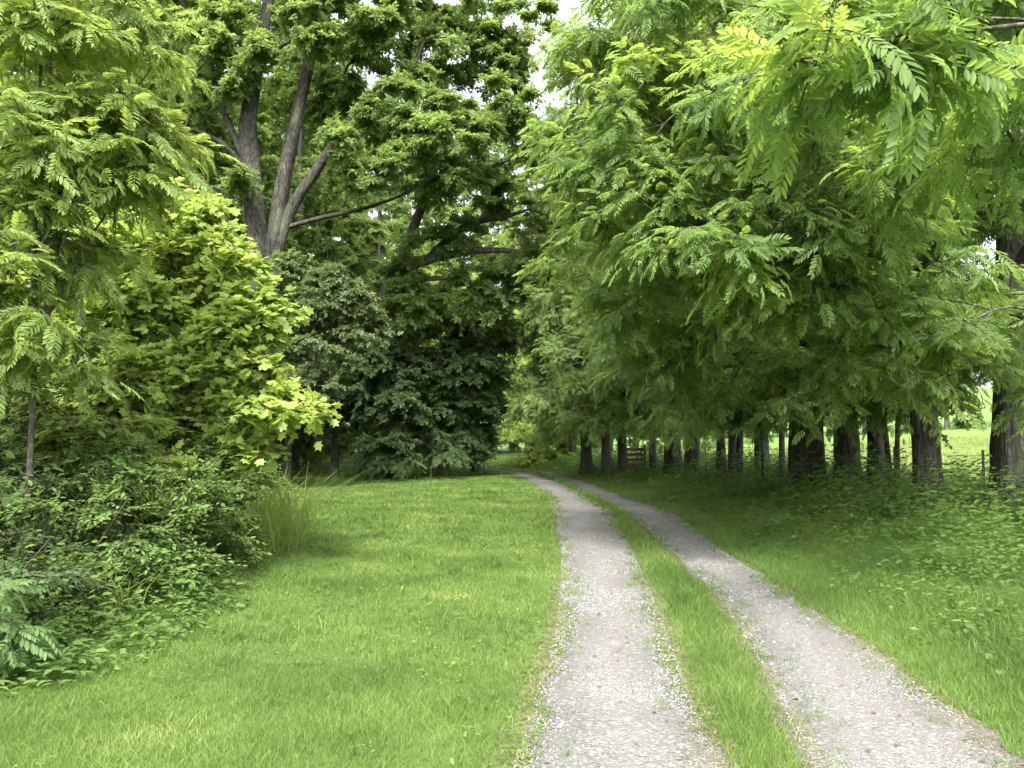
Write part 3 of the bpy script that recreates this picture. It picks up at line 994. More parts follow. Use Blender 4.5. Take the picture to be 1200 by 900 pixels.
def build_locusts():
    """paler blue-green sprays hanging low in front of the trunks"""
    g = 'small pale trees under the row'
    for px, py, Y, bl, lab in (
        (893, 0, 23.0, [(880, 440, 22, .9, .9, .35, 15), (925, 425, 22.3, .8, .8, .3, 12), (850, 480, 22, .7, .7, .28, 10), (905, 485, 22, .8, .8, .3, 12), (870, 395, 22.5, .8, .8, .35, 12), (835, 440, 22.5, .6, .6, .3, 8)], 'small pale blue green tree with layered sprays in front of the mossy trunk'),
        (985, 0, 21.0, [(960, 440, 20.5, .8, .8, .3, 13), (1000, 470, 20.5, .6, .6, .25, 9), (985, 400, 20.8, .8, .8, .3, 12), (945, 480, 20.5, .5, .6, .2, 7), (1030, 430, 20.5, .6, .7, .3, 9)], 'small pale green tree hanging over the tight clump of trunks'),
        (1075, 0, 17.5, [(1060, 430, 17.2, .7, .7, .28, 11), (1035, 470, 17.2, .45, .6, .2, 7), (1100, 455, 17.3, .55, .6, .22, 8), (1130, 430, 17.3, .5, .6, .2, 7)], 'small pale green tree with sprays hanging before the straight grey trunk')):
        p = gbase(px, Y)
        B = px_blobs(p, bl)
        h = max(q[2] for q in B)
        sapling('locust_tree', tuple(p), h, .045, (0, .3), B, 'fern', M['locust'], lab, g, rad=.55, twigs=6, per=5, size=.30, zmin=1.2, droop=.25, bark='bark')


def build_near_right():
    """tree just outside the right edge, its boughs hanging into the upper right"""
    base = np.array([6.6, 5.6, float(ground_z(6.6, 5.6))])
    L = lambda px, py, Y: at(px, py, Y) - base
    stems = [[[0, 0, -.1, .30], [0, 0, 2, .27], [-.1, .1, 4.5, .22], [-.2, .2, 8, .14], [-.2, .3, 11, .05]]]
    tips = [(1000, 45, 5.2, 3.4), (1130, 20, 5.4, 3.2), (1180, 120, 6.4, 3.0), (870, 255, 9.6, 3.6), (790, 135, 10.4, 4.5), (1050, 220, 8.5, 3.6), (930, 60, 8.5, 4.8), (700, 60, 12.0, 5.5)]
    blobs = []
    for px, py, Y, z0 in tips:
        t = L(px, py, Y)
        stems.append(limb((-.1, .1, z0 + .3), t, .04, .008, .10, 6, .025))
    bl = [(985, 60, 5.2, .34, .35, .10, 4), (1055, 45, 5.3, .32, .35, .12, 4), (1130, 20, 5.4, .45, .4, .16, 4), (1190, 60, 5.8, .45, .5, .2, 4),
          (1180, 130, 6.6, .6, .7, .3, 8), (1120, 170, 7.4, .6, .7, .3, 8), (825, 300, 9.4, .8, .9, .4, 14), (870, 250, 9.6, 1.1, .9, .6, 24), (770, 250, 10.4, 1.0, .9, .7, 22), (790, 130, 10.4, 1.3, 1.0, .9, 34), (740, 200, 11, 1.0, .9, .7, 24), (840, 190, 10, 1.0, .9, .6, 20), (950, 250, 9.6, 1.0, .9, .6, 20), (900, 330, 10.4, 1.2, .9, .6, 22), (780, 350, 12, 1.3, 1.0, .7, 24), (1000, 330, 10, 1.1, .9, .5, 18), (1090, 300, 10, 1.0, .9, .5, 14), (720, 280, 13, 1.2, 1.0, .9, 26),
          (1050, 220, 8.5, .8, .9, .35, 18), (930, 70, 8.5, 1.0, 1.0, .5, 24), (1000, 150, 9, .9, .9, .4, 18), (725, 60, 12., 1.3, 1.2, .9, 38), (720, 165, 12.5, 1.1, 1.2, .8, 30), (800, 30, 11, 1.4, 1.2, .8, 32)]
    blobs = []
    for (px, py, Y, rx, ry, rz, n) in bl:
        p = L(px, py, Y); blobs.append((*p, rx, ry, rz, n))
    make_tree('overhanging_tree', tuple(base), stems, blobs, 'walnut_hi', M['near'], M['bark'], rad=.55, twigs=5, per=5, size=lambda C: np.where(C[:, 1] + base[1] < 6.2, .44, .31),
              label='bright feathery leaved boughs drooping into the upper right corner', zmin=2.5, sides=12, tip=.003, sag=.06, droop=.28, jit=.38)


# ================================================================== LEFT SIDE
def px_blobs(base, lst):
    out = []
    for (px, py, Y, rx, ry, rz, n) in lst:
        p = at(px, py, Y) - base
        out.append((*p, rx, ry, rz, n))
    return out


def gbase(px, Y):
    x = (px - 600) / F * Y
    return np.array([x, Y, float(ground_z(x, Y))])


def build_left_near():
    # bright lobed-leaf tree
    b = gbase(205, 11.5)
    st = [[[0, 0, -.05, .09], [.05, .1, 1.5, .075], [.1, .0, 3, .055], [.1, .1, 4.6, .03], [.1, .1, 5.8, .012]]]
    for px, py, Y in ((330, 480, 10.2), (300, 400, 10.4), (250, 290, 10.8), (160, 300, 11), (120, 420, 10.8), (230, 470, 10.3)):
        t = at(px, py, Y) - b
        st.append(limb((.05, 0, max(.9, t[2] * .62)), t, .03, .008, .06))
    bl = px_blobs(b, [(345, 476, 9.9, .26, .4, .12, 14), (315, 470, 10.0, .30, .4, .14, 14), (300, 360, 10.2, .36, .5, .26, 24), (270, 400, 10.2, .5, .5, .36, 34), (265, 310, 10.6, .42, .5, .28, 26), (235, 270, 10.8, .5, .6, .3, 30), (205, 235, 11.0, .5, .6, .3, 26),
                      (240, 440, 10.2, .55, .6, .36, 36), (180, 360, 10.4, .6, .7, .45, 44), (120, 400, 10.4, .6, .7, .5, 40), (150, 300, 10.6, .6, .7, .42, 40), (85, 320, 10.6, .55, .6, .45, 30), (50, 400, 10.4, .5, .6, .4, 26), (185, 490, 10.2, .5, .6, .3, 28), (125, 490, 10.2, .5, .6, .3, 24), (285, 530, 10.2, .32, .5, .14, 14), (245, 545, 10.3, .4, .5, .2, 14), (215, 320, 10.6, .5, .6, .38, 30), (300, 430, 10.2, .3, .5, .16, 14), (60, 480, 9.6, .5, .4, .25, 18), (120, 545, 9.4, .45, .4, .22, 16), (200, 560, 9.6, .45, .4, .22, 16), (25, 540, 9.0, .4, .4, .25, 12), (160, 440, 9.8, .5, .4, .3, 22), (280, 480, 9.9, .35, .4, .2, 14)])
    make_tree('broadleaf_tree', tuple(b), st, bl, 'lobed', M['lobed'], M['bark_thin'], rad=.38, twigs=7, per=7, size=.125, flat=.6, updir=.2, face=.4, label='bright yellow green lobed leaf tree leaning over the lawn edge',
              zmin=.8, sides=8, tip=.0035, droop=.2, jit=.55, flare=.1)
    # tall pinnate tree at the left edge
    b = gbase(35, 7.6)
    st = [[[0, 0, -.05, .034], [.02, 0, 1.2, .030], [.0, .05, 2.4, .027], [-.1, .1, 4.0, .022], [-.1, .1, 6, .012]]]
    for px, py, Y in ((150, 120, 8.0), (190, 60, 8.4), (60, 60, 7.4), (110, 210, 7.6), (20, 200, 7.0), (160, 210, 8.0)):
        t = at(px, py, Y) - b
        st.append(limb((0, .05, max(1.4, t[2] * .62)), t, .02, .006, .05))
    bl = px_blobs(b, [(140, 140, 8.0, .4, .5, .28, 13), (170, 50, 8.6, .3, .5, .2, 5), (60, 40, 7.4, .6, .6, .3, 14), (120, 190, 7.8, .45, .5, .25, 12), (10, 150, 7.2, .5, .5, .3, 10), (175, 170, 8.2, .3, .4, .2, 7), (120, 10, 8.0, .6, .6, .25, 12), (20, 260, 7.4, .5, .5, .3, 9), (60, 130, 7.8, .5, .5, .3, 9), (15, 340, 7.2, .4, .4, .3, 10), (60, 410, 7.8, .4, .4, .25, 8), (90, 300, 8.2, .4, .5, .25, 9)])
    make_tree('sumac_tree', tuple(b), st, bl, 'walnut_hi', M['pinnate'], M['bark_thin'], rad=.5, twigs=5, per=6, size=.29, label='slim pale stemmed tree with feathery compound leaves at the left edge',
              zmin=1.3, sides=8, tip=.003, droop=.3, jit=.32, flare=.1)
    # two more slim stems
    b = gbase(12, 8.6)
    bl = px_blobs(b, [(10, 470, 8.4, .5, .6, .4, 18), (90, 480, 8.8, .5, .6, .35, 16), (10, 560, 8.2, .4, .5, .3, 12)])
    sapling('sapling', tuple(b), 5.0, .05, (.25, .1), bl, 'oval', M['pinnate'], 'dark thin stem with oval leaves behind the pale stem at the left edge', rad=.4, twigs=5, per=6, size=.12, tip=.003)
    b = gbase(100, 9.6)
    bl = px_blobs(b, [(120, 520, 9.4, .6, .6, .35, 24), (60, 560, 9.2, .5, .6, .35, 18), (170, 560, 9.6, .5, .6, .35, 20)])
    sapling('sapling', tuple(b), 4.4, .04, (-.2, .1), bl, 'walnut', M['pinnate'], 'spindly sapling with feathery leaves under the bright lobed leaf tree', rad=.45, twigs=5, per=5, size=.34, tip=.003)
    # pale leaf frond low at the left edge
    b = gbase(-40, 5.6)
    bl = px_blobs(b, [(5, 735, 5.6, .16, .2, .10, 6), (-20, 700, 5.5, .2, .2, .12, 6)])
    sapling('seedling', tuple(b), .9, .014, (.2, 0), bl, 'walnut_hi', M['locust'], 'pale seedling reaching in low at the left edge', cat='plant', rad=.22, twigs=3, per=4, size=.26, tip=.002, zmin=.2, droop=.5)


def build_thicket():
    g = 'shrubs of the thicket left of the lawn'
    L = [
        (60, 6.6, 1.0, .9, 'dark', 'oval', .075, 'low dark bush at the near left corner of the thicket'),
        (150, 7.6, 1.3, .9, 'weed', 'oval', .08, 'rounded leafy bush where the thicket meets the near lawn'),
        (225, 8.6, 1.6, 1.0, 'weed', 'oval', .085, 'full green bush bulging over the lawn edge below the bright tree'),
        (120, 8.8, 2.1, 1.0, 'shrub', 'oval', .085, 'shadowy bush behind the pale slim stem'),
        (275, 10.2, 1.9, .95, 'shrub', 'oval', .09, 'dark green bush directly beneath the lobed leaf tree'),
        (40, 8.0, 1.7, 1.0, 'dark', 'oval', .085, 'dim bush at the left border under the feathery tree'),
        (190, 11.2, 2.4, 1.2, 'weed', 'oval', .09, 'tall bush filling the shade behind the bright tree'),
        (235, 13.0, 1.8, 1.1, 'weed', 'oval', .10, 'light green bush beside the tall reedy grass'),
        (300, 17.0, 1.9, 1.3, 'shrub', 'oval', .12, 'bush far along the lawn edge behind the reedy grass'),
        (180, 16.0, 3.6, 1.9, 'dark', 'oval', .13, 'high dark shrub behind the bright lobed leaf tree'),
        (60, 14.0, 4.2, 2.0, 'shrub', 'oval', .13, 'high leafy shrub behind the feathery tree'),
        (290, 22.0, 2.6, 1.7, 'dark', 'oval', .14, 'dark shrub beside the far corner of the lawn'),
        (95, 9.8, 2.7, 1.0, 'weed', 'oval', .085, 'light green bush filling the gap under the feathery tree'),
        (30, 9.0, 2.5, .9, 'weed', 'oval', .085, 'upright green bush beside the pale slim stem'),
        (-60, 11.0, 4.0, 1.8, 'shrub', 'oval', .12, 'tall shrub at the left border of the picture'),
    ]
    for px, Y, h, r, mt, kd, sz, lab in L:
        b = gbase(px, Y)
        b[0] -= r * .62
        h *= .98
        n = int(26 * (r / 1.0) * max(1, h / 1.6))
        bl = [(0, 0, h * .35, r, r, h * .33, n), (r * .3, -r * .2, h * .62, r * .8, r * .8, h * .3, n), (-r * .3, r * .2, h * .8, r * .65, r * .65, h * .22, int(n * .7)), (r * .5, -r * .5, h * .22, r * .7, r * .7, h * .2, int(n * .6))]
        st = [[[rng.uniform(-.1, .1), rng.uniform(-.1, .1), -.05, .022], [a * r * .3, c * r * .3, h * .5, .016], [a * r * .6, c * r * .6, h * .85, .006]] for a, c in ((1, .2), (-.8, .6), (.1, -.9), (-.3, .9))]
        make_tree('shrub', tuple(b), st, bl, kd, M[mt], M['bark_green'], rad=.26 + .05 * h, twigs=9, per=10, size=sz * .76, label=lab, cat='shrub', group=g, zmin=.08, zlo=.08, sides=6, tip=.0016,
                  droop=.25, jit=.45, flare=0, stem_name='stem', crown_name='foliage')
    # tall reedy grass clumps on the thicket edge
    g2 = 'reedy grass clumps at the thicket edge'
    for px, Y, h, r, lab in ((316, 11.8, 1.15, .42, 'tall pale reedy grass clump leaning over the lawn'), (332, 14.2, 1.2, .45, 'farther reedy grass clump behind the pale leaning one'), (148, 7.15, .55, .12, 'small tuft of broad grass blades before the dark bush')):
        b = gbase(px, Y)
        n = int(330 * r)
        a = rng.uniform(0, 6.28, n); q = r * 1.3 * np.sqrt(rng.random(n)) 
        P = np.stack([np.cos(a) * q, np.sin(a) * q, a * 0], 1)
        V, T = blades(P, h * rng.uniform(.5, 1.15, n), np.full(n, .017), .75)
        o = mesh_np('reedy_grass', V, T, M['pinnate']); o.location = b
        tag(o, lab, 'grass clump', g2)


def build_left_far():
    # great many-stemmed tree
    Y = 29.0
    b = gbase(308, Y)
    P = lambda px, py, r, y=Y: [*(at(px, py, y) - b), r]
    stems = [
        [[0, 0, -.2, .85], P(306, 420, .72), P(302, 300, .60), P(297, 230, .50), P(289, 150, .42), P(300, 80, .34), P(312, 20, .27), P(322, -70, .2), P(318, -200, .06)],
        [P(312, 330, .40), P(325, 262, .42), P(334, 200, .36), P(347, 140, .30), P(364, 66, .27), P(382, -10, .20), P(396, -120, .06)],
        [P(316, 320, .34), P(334, 258, .30), P(352, 225, .27), P(378, 190, .24), P(398, 155, .17), P(425, 115, .08)],
        [P(298, 215, .22), P(262, 130, .20), P(236, 45, .17), P(212, 0, .14), P(170, -60, .05)],
        [P(330, 268, .14), P(372, 256, .13), P(425, 245, .11), P(470, 230, .08), P(500, 212, .04)],
        [P(291, 100, .12), P(320, 60, .11), P(350, 40, .09), P(392, 55, .06), P(412, 72, .03)],
        [P(293, 240, .12), P(270, 225, .11), P(240, 215, .08), P(205, 222, .03)],
        [P(300, 210, .14), P(260, 165, .12), P(225, 150, .1), P(180, 150, .04)],
    ]
    bl = [(270, 40, 28.4, 1.5, 1.2, 1.0, 20), (252, 85, 28, 1.1, 1.0, .8, 13), (400, 10, 28, 2.4, 2, 1.3, 40), (330, -40, 29, 3, 3, 2, 40), (200, 20, 30, 3, 2, 2.0, 40), (200, 130, 30.5, 2.2, 1.6, 1.8, 34), (150, -60, 30, 4, 3, 2.5, 50), (240, 260, 31, 1.6, 1.6, 1.4, 24),
          (470, 130, 28.5, 1.9, 1.5, .8, 24), (520, 160, 28, 1.9, 1.4, .8, 26), (560, 120, 29, 2.0, 1.5, .9, 24), (600, 160, 30, 1.8, 1.5, .9, 18), (450, 205, 28, 1.2, 1.2, .5, 11), (480, 60, 29, 2.2, 1.6, 1.0, 24), (420, 90, 31, 2.0, 1.6, 1.0, 14), (540, 60, 31, 2.4, 1.8, 1.0, 20), (510, -20, 30, 3.0, 2.5, 1.6, 34), (575, 70, 31, 1.8, 1.6, 1.2, 22), (600, 20, 31, 1.6, 1.6, 1.2, 14), (450, 20, 31, 2.2, 1.6, 1.4, 22), (385, 110, 31.5, 1.8, 1.2, 1.2, 16), (545, 205, 30, 1.5, 1.4, .6, 12), (420, -120, 30, 4, 4, 2.5, 60), (260, -160, 30, 5, 4, 3, 70)]
    stems = [[[x, y, z, r * (.74 if k < 3 else .62)] for x, y, z, r in st] for k, st in enumerate(stems)]
    bl += [(275, 205, 27.6, .4, .4, .3, 3), (395, 165, 27.6, .7, .5, .4, 6), (285, 50, 27.4, .9, .6, .5, 9), (372, 40, 27.4, .7, .6, .4, 6)]
    make_tree('ancient_tree', tuple(b), stems, px_blobs(b, bl), 'tuft', M['oak'], M['bark_grey'], rad=.75, twigs=9, per=7, size=.34, label='great forked tree with furrowed grey trunks rising over the thicket', zmin=8, sides=18, tip=.012,
              sag=.04, rough=.07, droop=.25, jit=.5, flare=.3)
    # dark crooked tree with arching limbs
    Y2 = 33.0
    b = gbase(455, Y2)
    P = lambda px, py, r, y=Y2: [*(at(px, py, y) - b), r]
    stems = [
        [[0, 0, -.2, .27], P(452, 450, .25), P(446, 380, .24), P(455, 330, .23), P(478, 290, .24), P(488, 255, .20), P(505, 220, .17), P(530, 190, .12), P(560, 160, .05)],
        [P(462, 322, .20), P(490, 308, .19), P(520, 300, .17), P(550, 294, .15), P(585, 293, .12), P(625, 296, .05)],
        [P(455, 340, .14), P(475, 330, .13), P(510, 325, .11), P(545, 328, .06)],
        [P(500, 305, .18), P(530, 275, .17), P(556, 258, .15), P(590, 255, .11), P(620, 245, .05)],
    ]
    bl = [(560, 225, 33, 1.5, 1.3, .5, 9), (605, 235, 33.5, 1.3, 1.3, .6, 9), (620, 310, 33, 1.2, 1.4, .7, 14), (590, 195, 34, 1.6, 1.5, .7, 11), (500, 285, 32.2, .8, .6, .5, 8), (470, 320, 32.2, .8, .6, .6, 9), (545, 270, 32.4, .9, .6, .5, 8), (500, 215, 32.4, .9, .6, .6, 9), (560, 320, 32.4, 1.0, .6, .6, 10), (480, 350, 32, 1.0, .6, .7, 12), (540, 350, 33.5, 1.8, 1.6, .8, 24), (600, 360, 33.5, 1.4, 1.6, 1.0, 24), (480, 370, 33, 1.6, 1.4, .9, 22)]
    make_tree('crooked_tree', tuple(b), stems, px_blobs(b, bl), 'tuft', M['oak'], M['bark'], rad=.7, twigs=8, per=7, size=.32, label='dark crooked tree with long arching limbs above the shaded hollow', zmin=4, sides=12, tip=.01, sag=.08, droop=.3, jit=.5)
    # grey-green bushy tree below the great tree
    b = gbase(338, 29.5)
    bl = px_blobs(b, [(345, 330, 26.6, 1.1, 1.0, .9, 30), (395, 345, 26.4, 1.2, 1.1, .9, 36), (370, 400, 26, 1.3, 1.2, 1.0, 34), (330, 390, 26.6, 1.2, 1.0, 1.1, 30), (420, 380, 26.6, .9, 1.0, .8, 24), (360, 450, 26.4, 1.4, 1.2, .9, 30), (320, 460, 26.6, 1.2, 1.2, 1.0, 26)])
    make_tree('cedar_tree', tuple(b), [[[0, 0, -.1, .16], [.05, 0, 2.5, .13], [0, 0, 5, .08], [0, 0, 7.6, .02]]], bl, 'tuft', M['juniper'], M['bark'], rad=.55, twigs=9, per=7, size=.22,
              label='grey green bushy tree at the foot of the great forked tree', zmin=1, sides=8, tip=.006, droop=.2, jit=.6)
    # dark low-hanging trees behind the far lawn
    g = 'dark low hanging trees behind the lawn'
    dark = [
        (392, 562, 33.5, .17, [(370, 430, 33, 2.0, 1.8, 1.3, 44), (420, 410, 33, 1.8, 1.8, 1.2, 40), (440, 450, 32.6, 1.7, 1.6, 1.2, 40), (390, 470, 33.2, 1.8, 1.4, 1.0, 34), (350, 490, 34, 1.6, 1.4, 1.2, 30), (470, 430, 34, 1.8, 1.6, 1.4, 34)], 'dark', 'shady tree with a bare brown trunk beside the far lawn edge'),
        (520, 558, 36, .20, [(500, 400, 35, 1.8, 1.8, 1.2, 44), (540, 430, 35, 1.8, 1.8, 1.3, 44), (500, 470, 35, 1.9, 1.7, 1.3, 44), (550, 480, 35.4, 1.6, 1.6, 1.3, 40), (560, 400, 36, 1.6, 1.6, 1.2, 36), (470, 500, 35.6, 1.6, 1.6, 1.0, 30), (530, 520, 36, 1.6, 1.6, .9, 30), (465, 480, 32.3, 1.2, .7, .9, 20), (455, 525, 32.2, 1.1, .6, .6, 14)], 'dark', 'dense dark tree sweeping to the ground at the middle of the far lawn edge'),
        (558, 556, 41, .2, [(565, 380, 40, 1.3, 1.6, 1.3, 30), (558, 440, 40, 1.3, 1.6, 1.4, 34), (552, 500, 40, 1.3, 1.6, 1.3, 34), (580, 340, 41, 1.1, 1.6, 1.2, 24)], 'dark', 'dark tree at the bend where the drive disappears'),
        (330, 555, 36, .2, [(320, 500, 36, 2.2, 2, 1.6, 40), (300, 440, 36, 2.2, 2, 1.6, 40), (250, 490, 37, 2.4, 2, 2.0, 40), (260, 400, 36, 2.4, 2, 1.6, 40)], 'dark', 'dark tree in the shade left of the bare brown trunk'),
        (440, 552, 42, .25, [(430, 330, 42, 2.4, 2, 1.6, 40), (490, 330, 42, 2.4, 2, 1.6, 40), (440, 480, 42, 2.6, 2, 2.0, 40), (520, 470, 43, 2.8, 2, 2.0, 40), (400, 280, 43, 2.6, 2, 1.8, 40)], 'oak', 'green tree standing behind the crooked one in the hollow'),
    ]
    for px, py, Yb, r, bls, mt, lab in dark:
        b = gbase(px, Yb)
        B = px_blobs(b, bls)
        top = max(q[2] for q in B)
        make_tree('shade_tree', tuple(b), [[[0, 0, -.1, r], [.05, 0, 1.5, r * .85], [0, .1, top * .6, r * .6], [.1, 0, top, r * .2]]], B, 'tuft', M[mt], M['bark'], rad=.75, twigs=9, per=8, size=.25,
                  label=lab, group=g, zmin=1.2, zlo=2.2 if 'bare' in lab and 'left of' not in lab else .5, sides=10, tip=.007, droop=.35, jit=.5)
    # pale drooping fronds in front of the dark hollow
    g = 'shrubs with drooping fronds before the dark hollow'
    for px, Yb, h, lab in ((452, 32.2, 1.5, 'small frond shrub in front of the bare brown trunk'), (505, 33.2, 2.3, 'wider frond shrub with long drooping leaves before the darkest shade')):
        b = gbase(px, Yb)
        bl = [(0, 0, h * .75, .7, .6, .4, 10), (.6, -.2, h * .55, .6, .5, .3, 8), (-.6, 0, h * .6, .6, .5, .3, 8)]
        sapling('frond_shrub', tuple(b), h, .035, (.2, 0), bl, 'fern', M['dark'], lab, g, cat='shrub', rad=.5, twigs=4, per=4, size=.48, tip=.004, zmin=.3, droop=.6, crown_name='foliage', stem_name='stem')
    # shrub at the bend; its bright leaf colour stands in for sunlight
    b = gbase(636, 47.0)
    bl = px_blobs(b, [(636, 525, 46.5, 1.0, 1.0, .7, 26), (650, 515, 47, .8, .9, .6, 20), (625, 535, 46, .7, .8, .4, 14), (665, 535, 46, 1.0, .8, .4, 16)])
    sapling('shrub', tuple(b), 1.8, .04, (0, 0), bl, 'tuft', M['lobed'], 'bush coloured light green as if sunlit on the outside of the bend', cat='shrub', rad=.45, twigs=6, per=6, size=.26, tip=.004, zmin=.1, zlo=.1, crown_name='foliage', stem_name='stem')


def build_bend_trees(A, B, Cc):
    g = 'lighter trees beyond the bend of the drive'
    for i, (src, x, y, s, lab) in enumerate(((B, 1.2, 60, .72, 'tree coloured as if sunlit, closing the view at the end of the drive'), (B, -4.5, 71, 1.0, 'pale green tree beyond the bend left of the drive end'), (Cc, 7.5, 66, 1.0, 'tree beyond the bend behind the far end of the row'), (A, -9, 74, 1.1, 'hazy green tree far behind the dark trees'))):
        copy_tree(src, (x, y, float(ground_z(x, y)) - .05), 1.3 * i + .4, s, lab, g, M['lobed'])  # bright leaf material puts sunlight into the crown colour of these copies


def build_woodland():
    """the far wood as one mass"""
    blobs, stems = [], []
    spots = []
    r = np.random.default_rng(77)
    for x in np.arange(-58, -12, 5.2):
        spots.append((x + r.uniform(-1, 1), 42 + r.uniform(-3, 4) - .12 * x * .5, 20))
    for x in np.arange(-40, 26, 6.5):
        spots.append((x + r.uniform(-1.5, 1.5), 84 + r.uniform(-4, 6), 23))
    for x, y in ((-18, 24), (-24, 18), (-16, 15), (-22, 30), (-28, 26), (-15, 20), (-21, 11), (-14, 9)):
        spots.append((x, y, 15))
    for x, y, h in ((-17, 38, 27), (-12, 43, 27), (-13, 47, 26), (-14, 50, 30), (-20, 46, 30), (-19, 52, 26), (-23, 37, 26), (-26, 42, 28), (-30, 36, 26), (-17, 57, 30), (-10, 58, 28), (-33, 45, 28), (-5, 79, 35), (0, 82, 33), (-11, 76, 36), (6, 84, 32), (-17, 70, 36), (11, 88, 30), (-3, 92, 42), (-9, 90, 42), (3, 95, 40), (-15, 86, 42), (-22, 80, 40), (-28, 66, 36), (36, 104, 20), (44, 98, 22), (52, 94, 19), (60, 88, 22), (69, 84, 20), (78, 78, 22), (30, 110, 22)):
        spots.append((x, y, h))
    for x, y, h in spots:
        z0 = float(ground_z(x, y))
        V, T, c = stem_mesh([[x, y, z0 - .2, .3], [x + .2, y, z0 + h * .4, .22], [x, y + .2, z0 + h * .9, .05]], 7, .2, .05, seed=int(x * 10) % 1000)
        stems.append((V, T))
        nb = int(h * .68)
        for k in range(nb):
            a = k * 2.4; q = (k + .5) / nb
            rr = (2.2 + 1.6 * math.sin(math.pi * min(1, q * 1.1))) * r.uniform(.6, 1.1)
            bl = (x + math.cos(a) * rr, y + math.sin(a) * rr, z0 + 1.5 + q * (h - 2), 1.9, 1.9, 1.4, 15)
            blobs.append(bl)
    C, O = blob_clumps(blobs)
    lf, tw = sprays('tuft', C, O, .95, 5, 5, .50, droop=.3, jit=.5)
    o = mesh_np('woodland', lf[0], lf[1], M['wood'])
    tag(o, 'far mass of mixed green woodland behind the nearer trees', 'woodland', kind='stuff')
    V, T = join(stems)
    o2 = mesh_np('woodland_trunks', V, T, M['bark'])
    tag(o2, 'dim trunks inside the far woodland', 'woodland', kind='stuff')


# ================================================================== FENCE AND GATE
def tube(p0, p1, r, sides=6):
    p0, p1 = np.array(p0, float), np.array(p1, float)
    d = norm(p1 - p0); s = norm(np.cross(d, [.3, .2, 1.0] if abs(d[2]) < .9 else [1.0, .1, 0])); u = np.cross(s, d)
    a = np.linspace(0, 6.283, sides, endpoint=False)
    ring = np.outer(np.cos(a), s) + np.outer(np.sin(a), u)
    V = np.concatenate([p0 + ring * r, p1 + ring * r])
    T = [[j, (j + 1) % sides, sides + (j + 1) % sides] for j in range(sides)] + [[j, sides + (j + 1) % sides, sides + j] for j in range(sides)]
    T += [[0, j + 1, j] for j in range(1, sides - 1)] + [[sides, sides + j, sides + j + 1] for j in range(1, sides - 1)]
    return V, np.array(T)


def boxm(c, h):
    c, h = np.array(c, float), np.array(h, float)
    s = np.array([[-1, -1, -1], [1, -1, -1], [1, 1, -1], [-1, 1, -1], [-1, -1, 1], [1, -1, 1], [1, 1, 1], [-1, 1, 1]])
    V = c + s * h
    T = np.array([[0, 2, 1], [0, 3, 2], [4, 5, 6], [4, 6, 7], [0, 1, 5], [0, 5, 4], [1, 2, 6], [1, 6, 5], [2, 3, 7], [2, 7, 6], [3, 0, 4], [3, 4, 7]])
    return V, T


def simple_mat(name, col, rough=.7, metal=0, var=.3, scale=30):
    m, nt, out = new_mat(name)
    tc = nt.nodes.new('ShaderNodeTexCoord')
    n = N(nt, 'ShaderNodeTexNoise', Scale=scale, Detail=4.0); nt.links.new(tc.outputs['Object'], n.inputs['Vector'])
    c = ramp(nt, n.outputs['Fac'], [(.3, tuple(q * (1 - var) for q in col)), (.7, tuple(min(1, q * (1 + var)) for q in col))])
    b = N(nt, 'ShaderNodeBsdfPrincipled', Roughness=rough, Metallic=metal)
    nt.links.new(c, b.inputs['Base Color']); nt.links.new(b.outputs[0], out.inputs[0])
    return m


def build_fence():
    steel = simple_mat('dark_steel', (.045, .042, .038), .6, .4)
    wire = simple_mat('grey_wire', (.16, .155, .15), .55, .6)
    p = [(on_ground(1155, 607)), on_ground(1050, 590), on_ground(870, 563), on_ground(827, 562), on_ground(752, 556)]
    first = p[0] + (p[0] - p[1]) / np.linalg.norm(p[0] - p[1]) * 7
    first[2] = ground_z(first[0], first[1])
    pts = [first] + p
    root = empty('wire_fence', tuple(p[0]))
    tag(root, 'old wire fence on thin dark steel posts between the trees and the pasture', 'fence')
    o0 = p[0]
    for k, q in enumerate(pts):
        h = 1.22
        q = q - o0
        V1, T1 = boxm((q[0], q[1], q[2] + h / 2 - .1), (.022, .006, h / 2 + .1))
        V2, T2 = boxm((q[0], q[1] + .0225, q[2] + h / 2 - .1), (.006, .016, h / 2 + .098))
        studs = [boxm((q[0], q[1] - .009, q[2] + .1 + .09 * i), (.012, .0035, .008)) for i in range(12)]
        V, T = join([(V1, T1), (V2, T2)] + studs)
        mesh_np('post', V, T, steel, root)
    for hgt in (.25, .55, .85, 1.12):
        ps = []
        for a, c in zip(pts[:-1], pts[1:]):
            a2, c2 = a - o0 + [0, -.018, hgt], c - o0 + [0, -.018, hgt]
            k = 6
            q = [a2 * (1 - t) + c2 * t - np.array([0, 0, .03 * 4 * t * (1 - t)]) for t in np.linspace(0, 1, k)]
            ps += [tube(q[i], q[i + 1], .004, 5) for i in range(k - 1)]
        V, T = join(ps)
        mesh_np('wire', V, T, wire, root)
    # small red-brown slatted gate far along the row
    b = on_ground(744, 557)
    wood = simple_mat('red_brown_boards', (.11, .062, .045), .8, 0, .35, 12)
    root = empty('slatted_gate', tuple(b))
    tag(root, 'small red brown slatted gate between dark trunks far along the row', 'gate')
    for x in (-.42, .42):
        V, T = boxm((x, 0, .62), (.05, .05, .68)); mesh_np('gate_post', V, T, wood, root)
    for i in range(5):
        V, T = boxm((0, -.072, .22 + .22 * i), (.46, .02, .06)); mesh_np('slat', V, T, wood, root)
    V, T = join([tube((-.38, -.045, .2), (.38, -.045, 1.1), .022, 6)]); mesh_np('brace', V, T, wood, root)


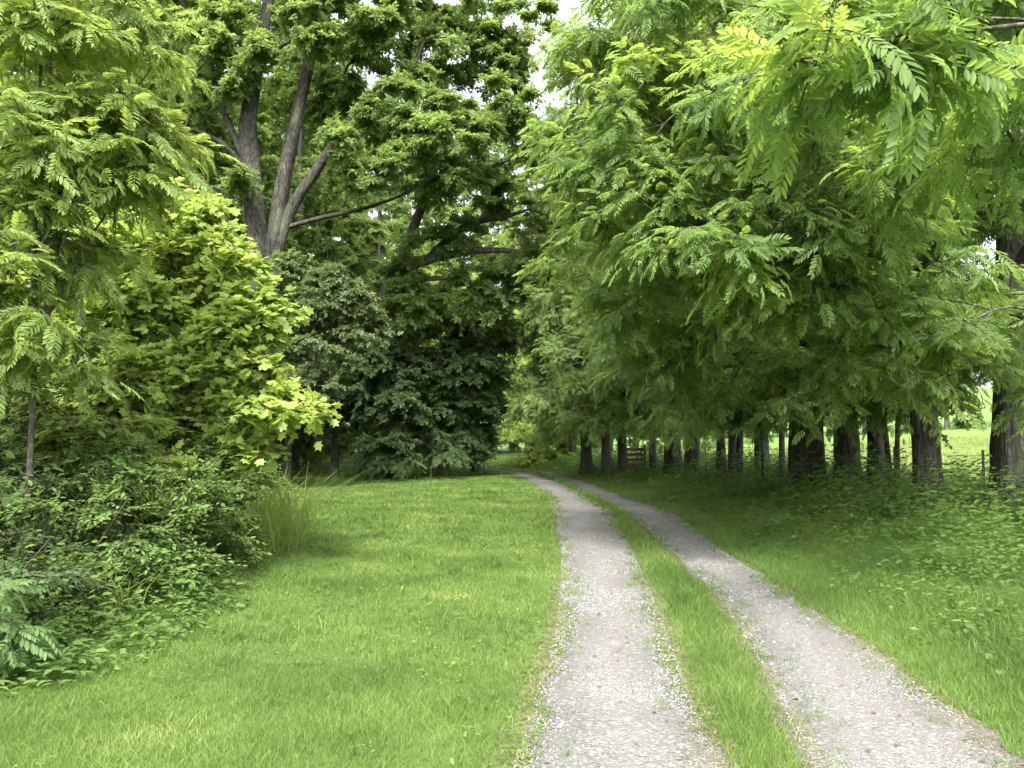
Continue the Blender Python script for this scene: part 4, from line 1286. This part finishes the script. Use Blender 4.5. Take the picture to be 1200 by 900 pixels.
# ================================================================== LIGHT
def build_light():
    w = bpy.data.worlds.new('World'); sc.world = w; w.use_nodes = True
    nt = w.node_tree; nt.nodes.clear()
    out = nt.nodes.new('ShaderNodeOutputWorld'); bg = nt.nodes.new('ShaderNodeBackground')
    sky = nt.nodes.new('ShaderNodeTexSky'); sky.sky_type = 'NISHITA'; sky.sun_disc = False
    el, az = R(SUN_EL), R(SUN_AZ)
    sky.sun_elevation = el; sky.sun_rotation = az
    sky.air_density = 1.0; sky.dust_density = 4.0; sky.ozone_density = 1.0
    hs = nt.nodes.new('ShaderNodeHueSaturation'); hs.inputs['Saturation'].default_value = .32; hs.inputs['Value'].default_value = 1.0
    nt.links.new(sky.outputs[0], hs.inputs['Color']); nt.links.new(hs.outputs[0], bg.inputs[0])
    bg.inputs[1].default_value = .15
    nt.links.new(bg.outputs[0], out.inputs[0])
    s = bpy.data.lights.new('sun', 'SUN'); s.energy = SUN_E; s.angle = R(SUN_ANG); s.color = (1, .955, .88)
    o = bpy.data.objects.new('sun', s); COL.objects.link(o)
    # direction towards the sun: azimuth measured clockwise from +Y
    d = np.array([math.sin(az) * math.cos(el), math.cos(az) * math.cos(el), math.sin(el)])
    from mathutils import Vector
    o.rotation_euler = Vector(-d).to_track_quat('-Z', 'Y').to_euler()
    o.location = (0, 0, 60)


SUN_EL, SUN_AZ, SUN_E, SUN_ANG = 52, 184, 1.5, 12
EXPO = 2.38
build_light()
build_ground()
build_road()
build_grass()
build_litter()
build_undergrowth()
A, B, Cc, E = build_row()
build_row_saplings()
build_locusts()
build_near_right()
build_left_near()
build_thicket()
build_left_far()
build_bend_trees(A, B, Cc)
build_woodland()
build_fence()

sc.view_settings.view_transform = 'Standard'
sc.view_settings.look = 'None'
sc.view_settings.gamma = 1
sc.view_settings.exposure = EXPO
sc.view_settings.use_curve_mapping = False
sc.render.engine = 'CYCLES'
cy = sc.cycles
cy.max_bounces = 8; cy.diffuse_bounces = 6; cy.glossy_bounces = 2; cy.transmission_bounces = 4
cy.use_denoising = True
cy.denoiser = 'OPENIMAGEDENOISE'
cy.denoising_input_passes = 'RGB_ALBEDO_NORMAL'
cy.denoising_prefilter = 'ACCURATE'
cy.caustics_reflective = False; cy.caustics_refractive = False
cy.sample_clamp_indirect = 6
print('TRIS', sum(len(o.data.polygons) for o in sc.objects if o.type == 'MESH'))
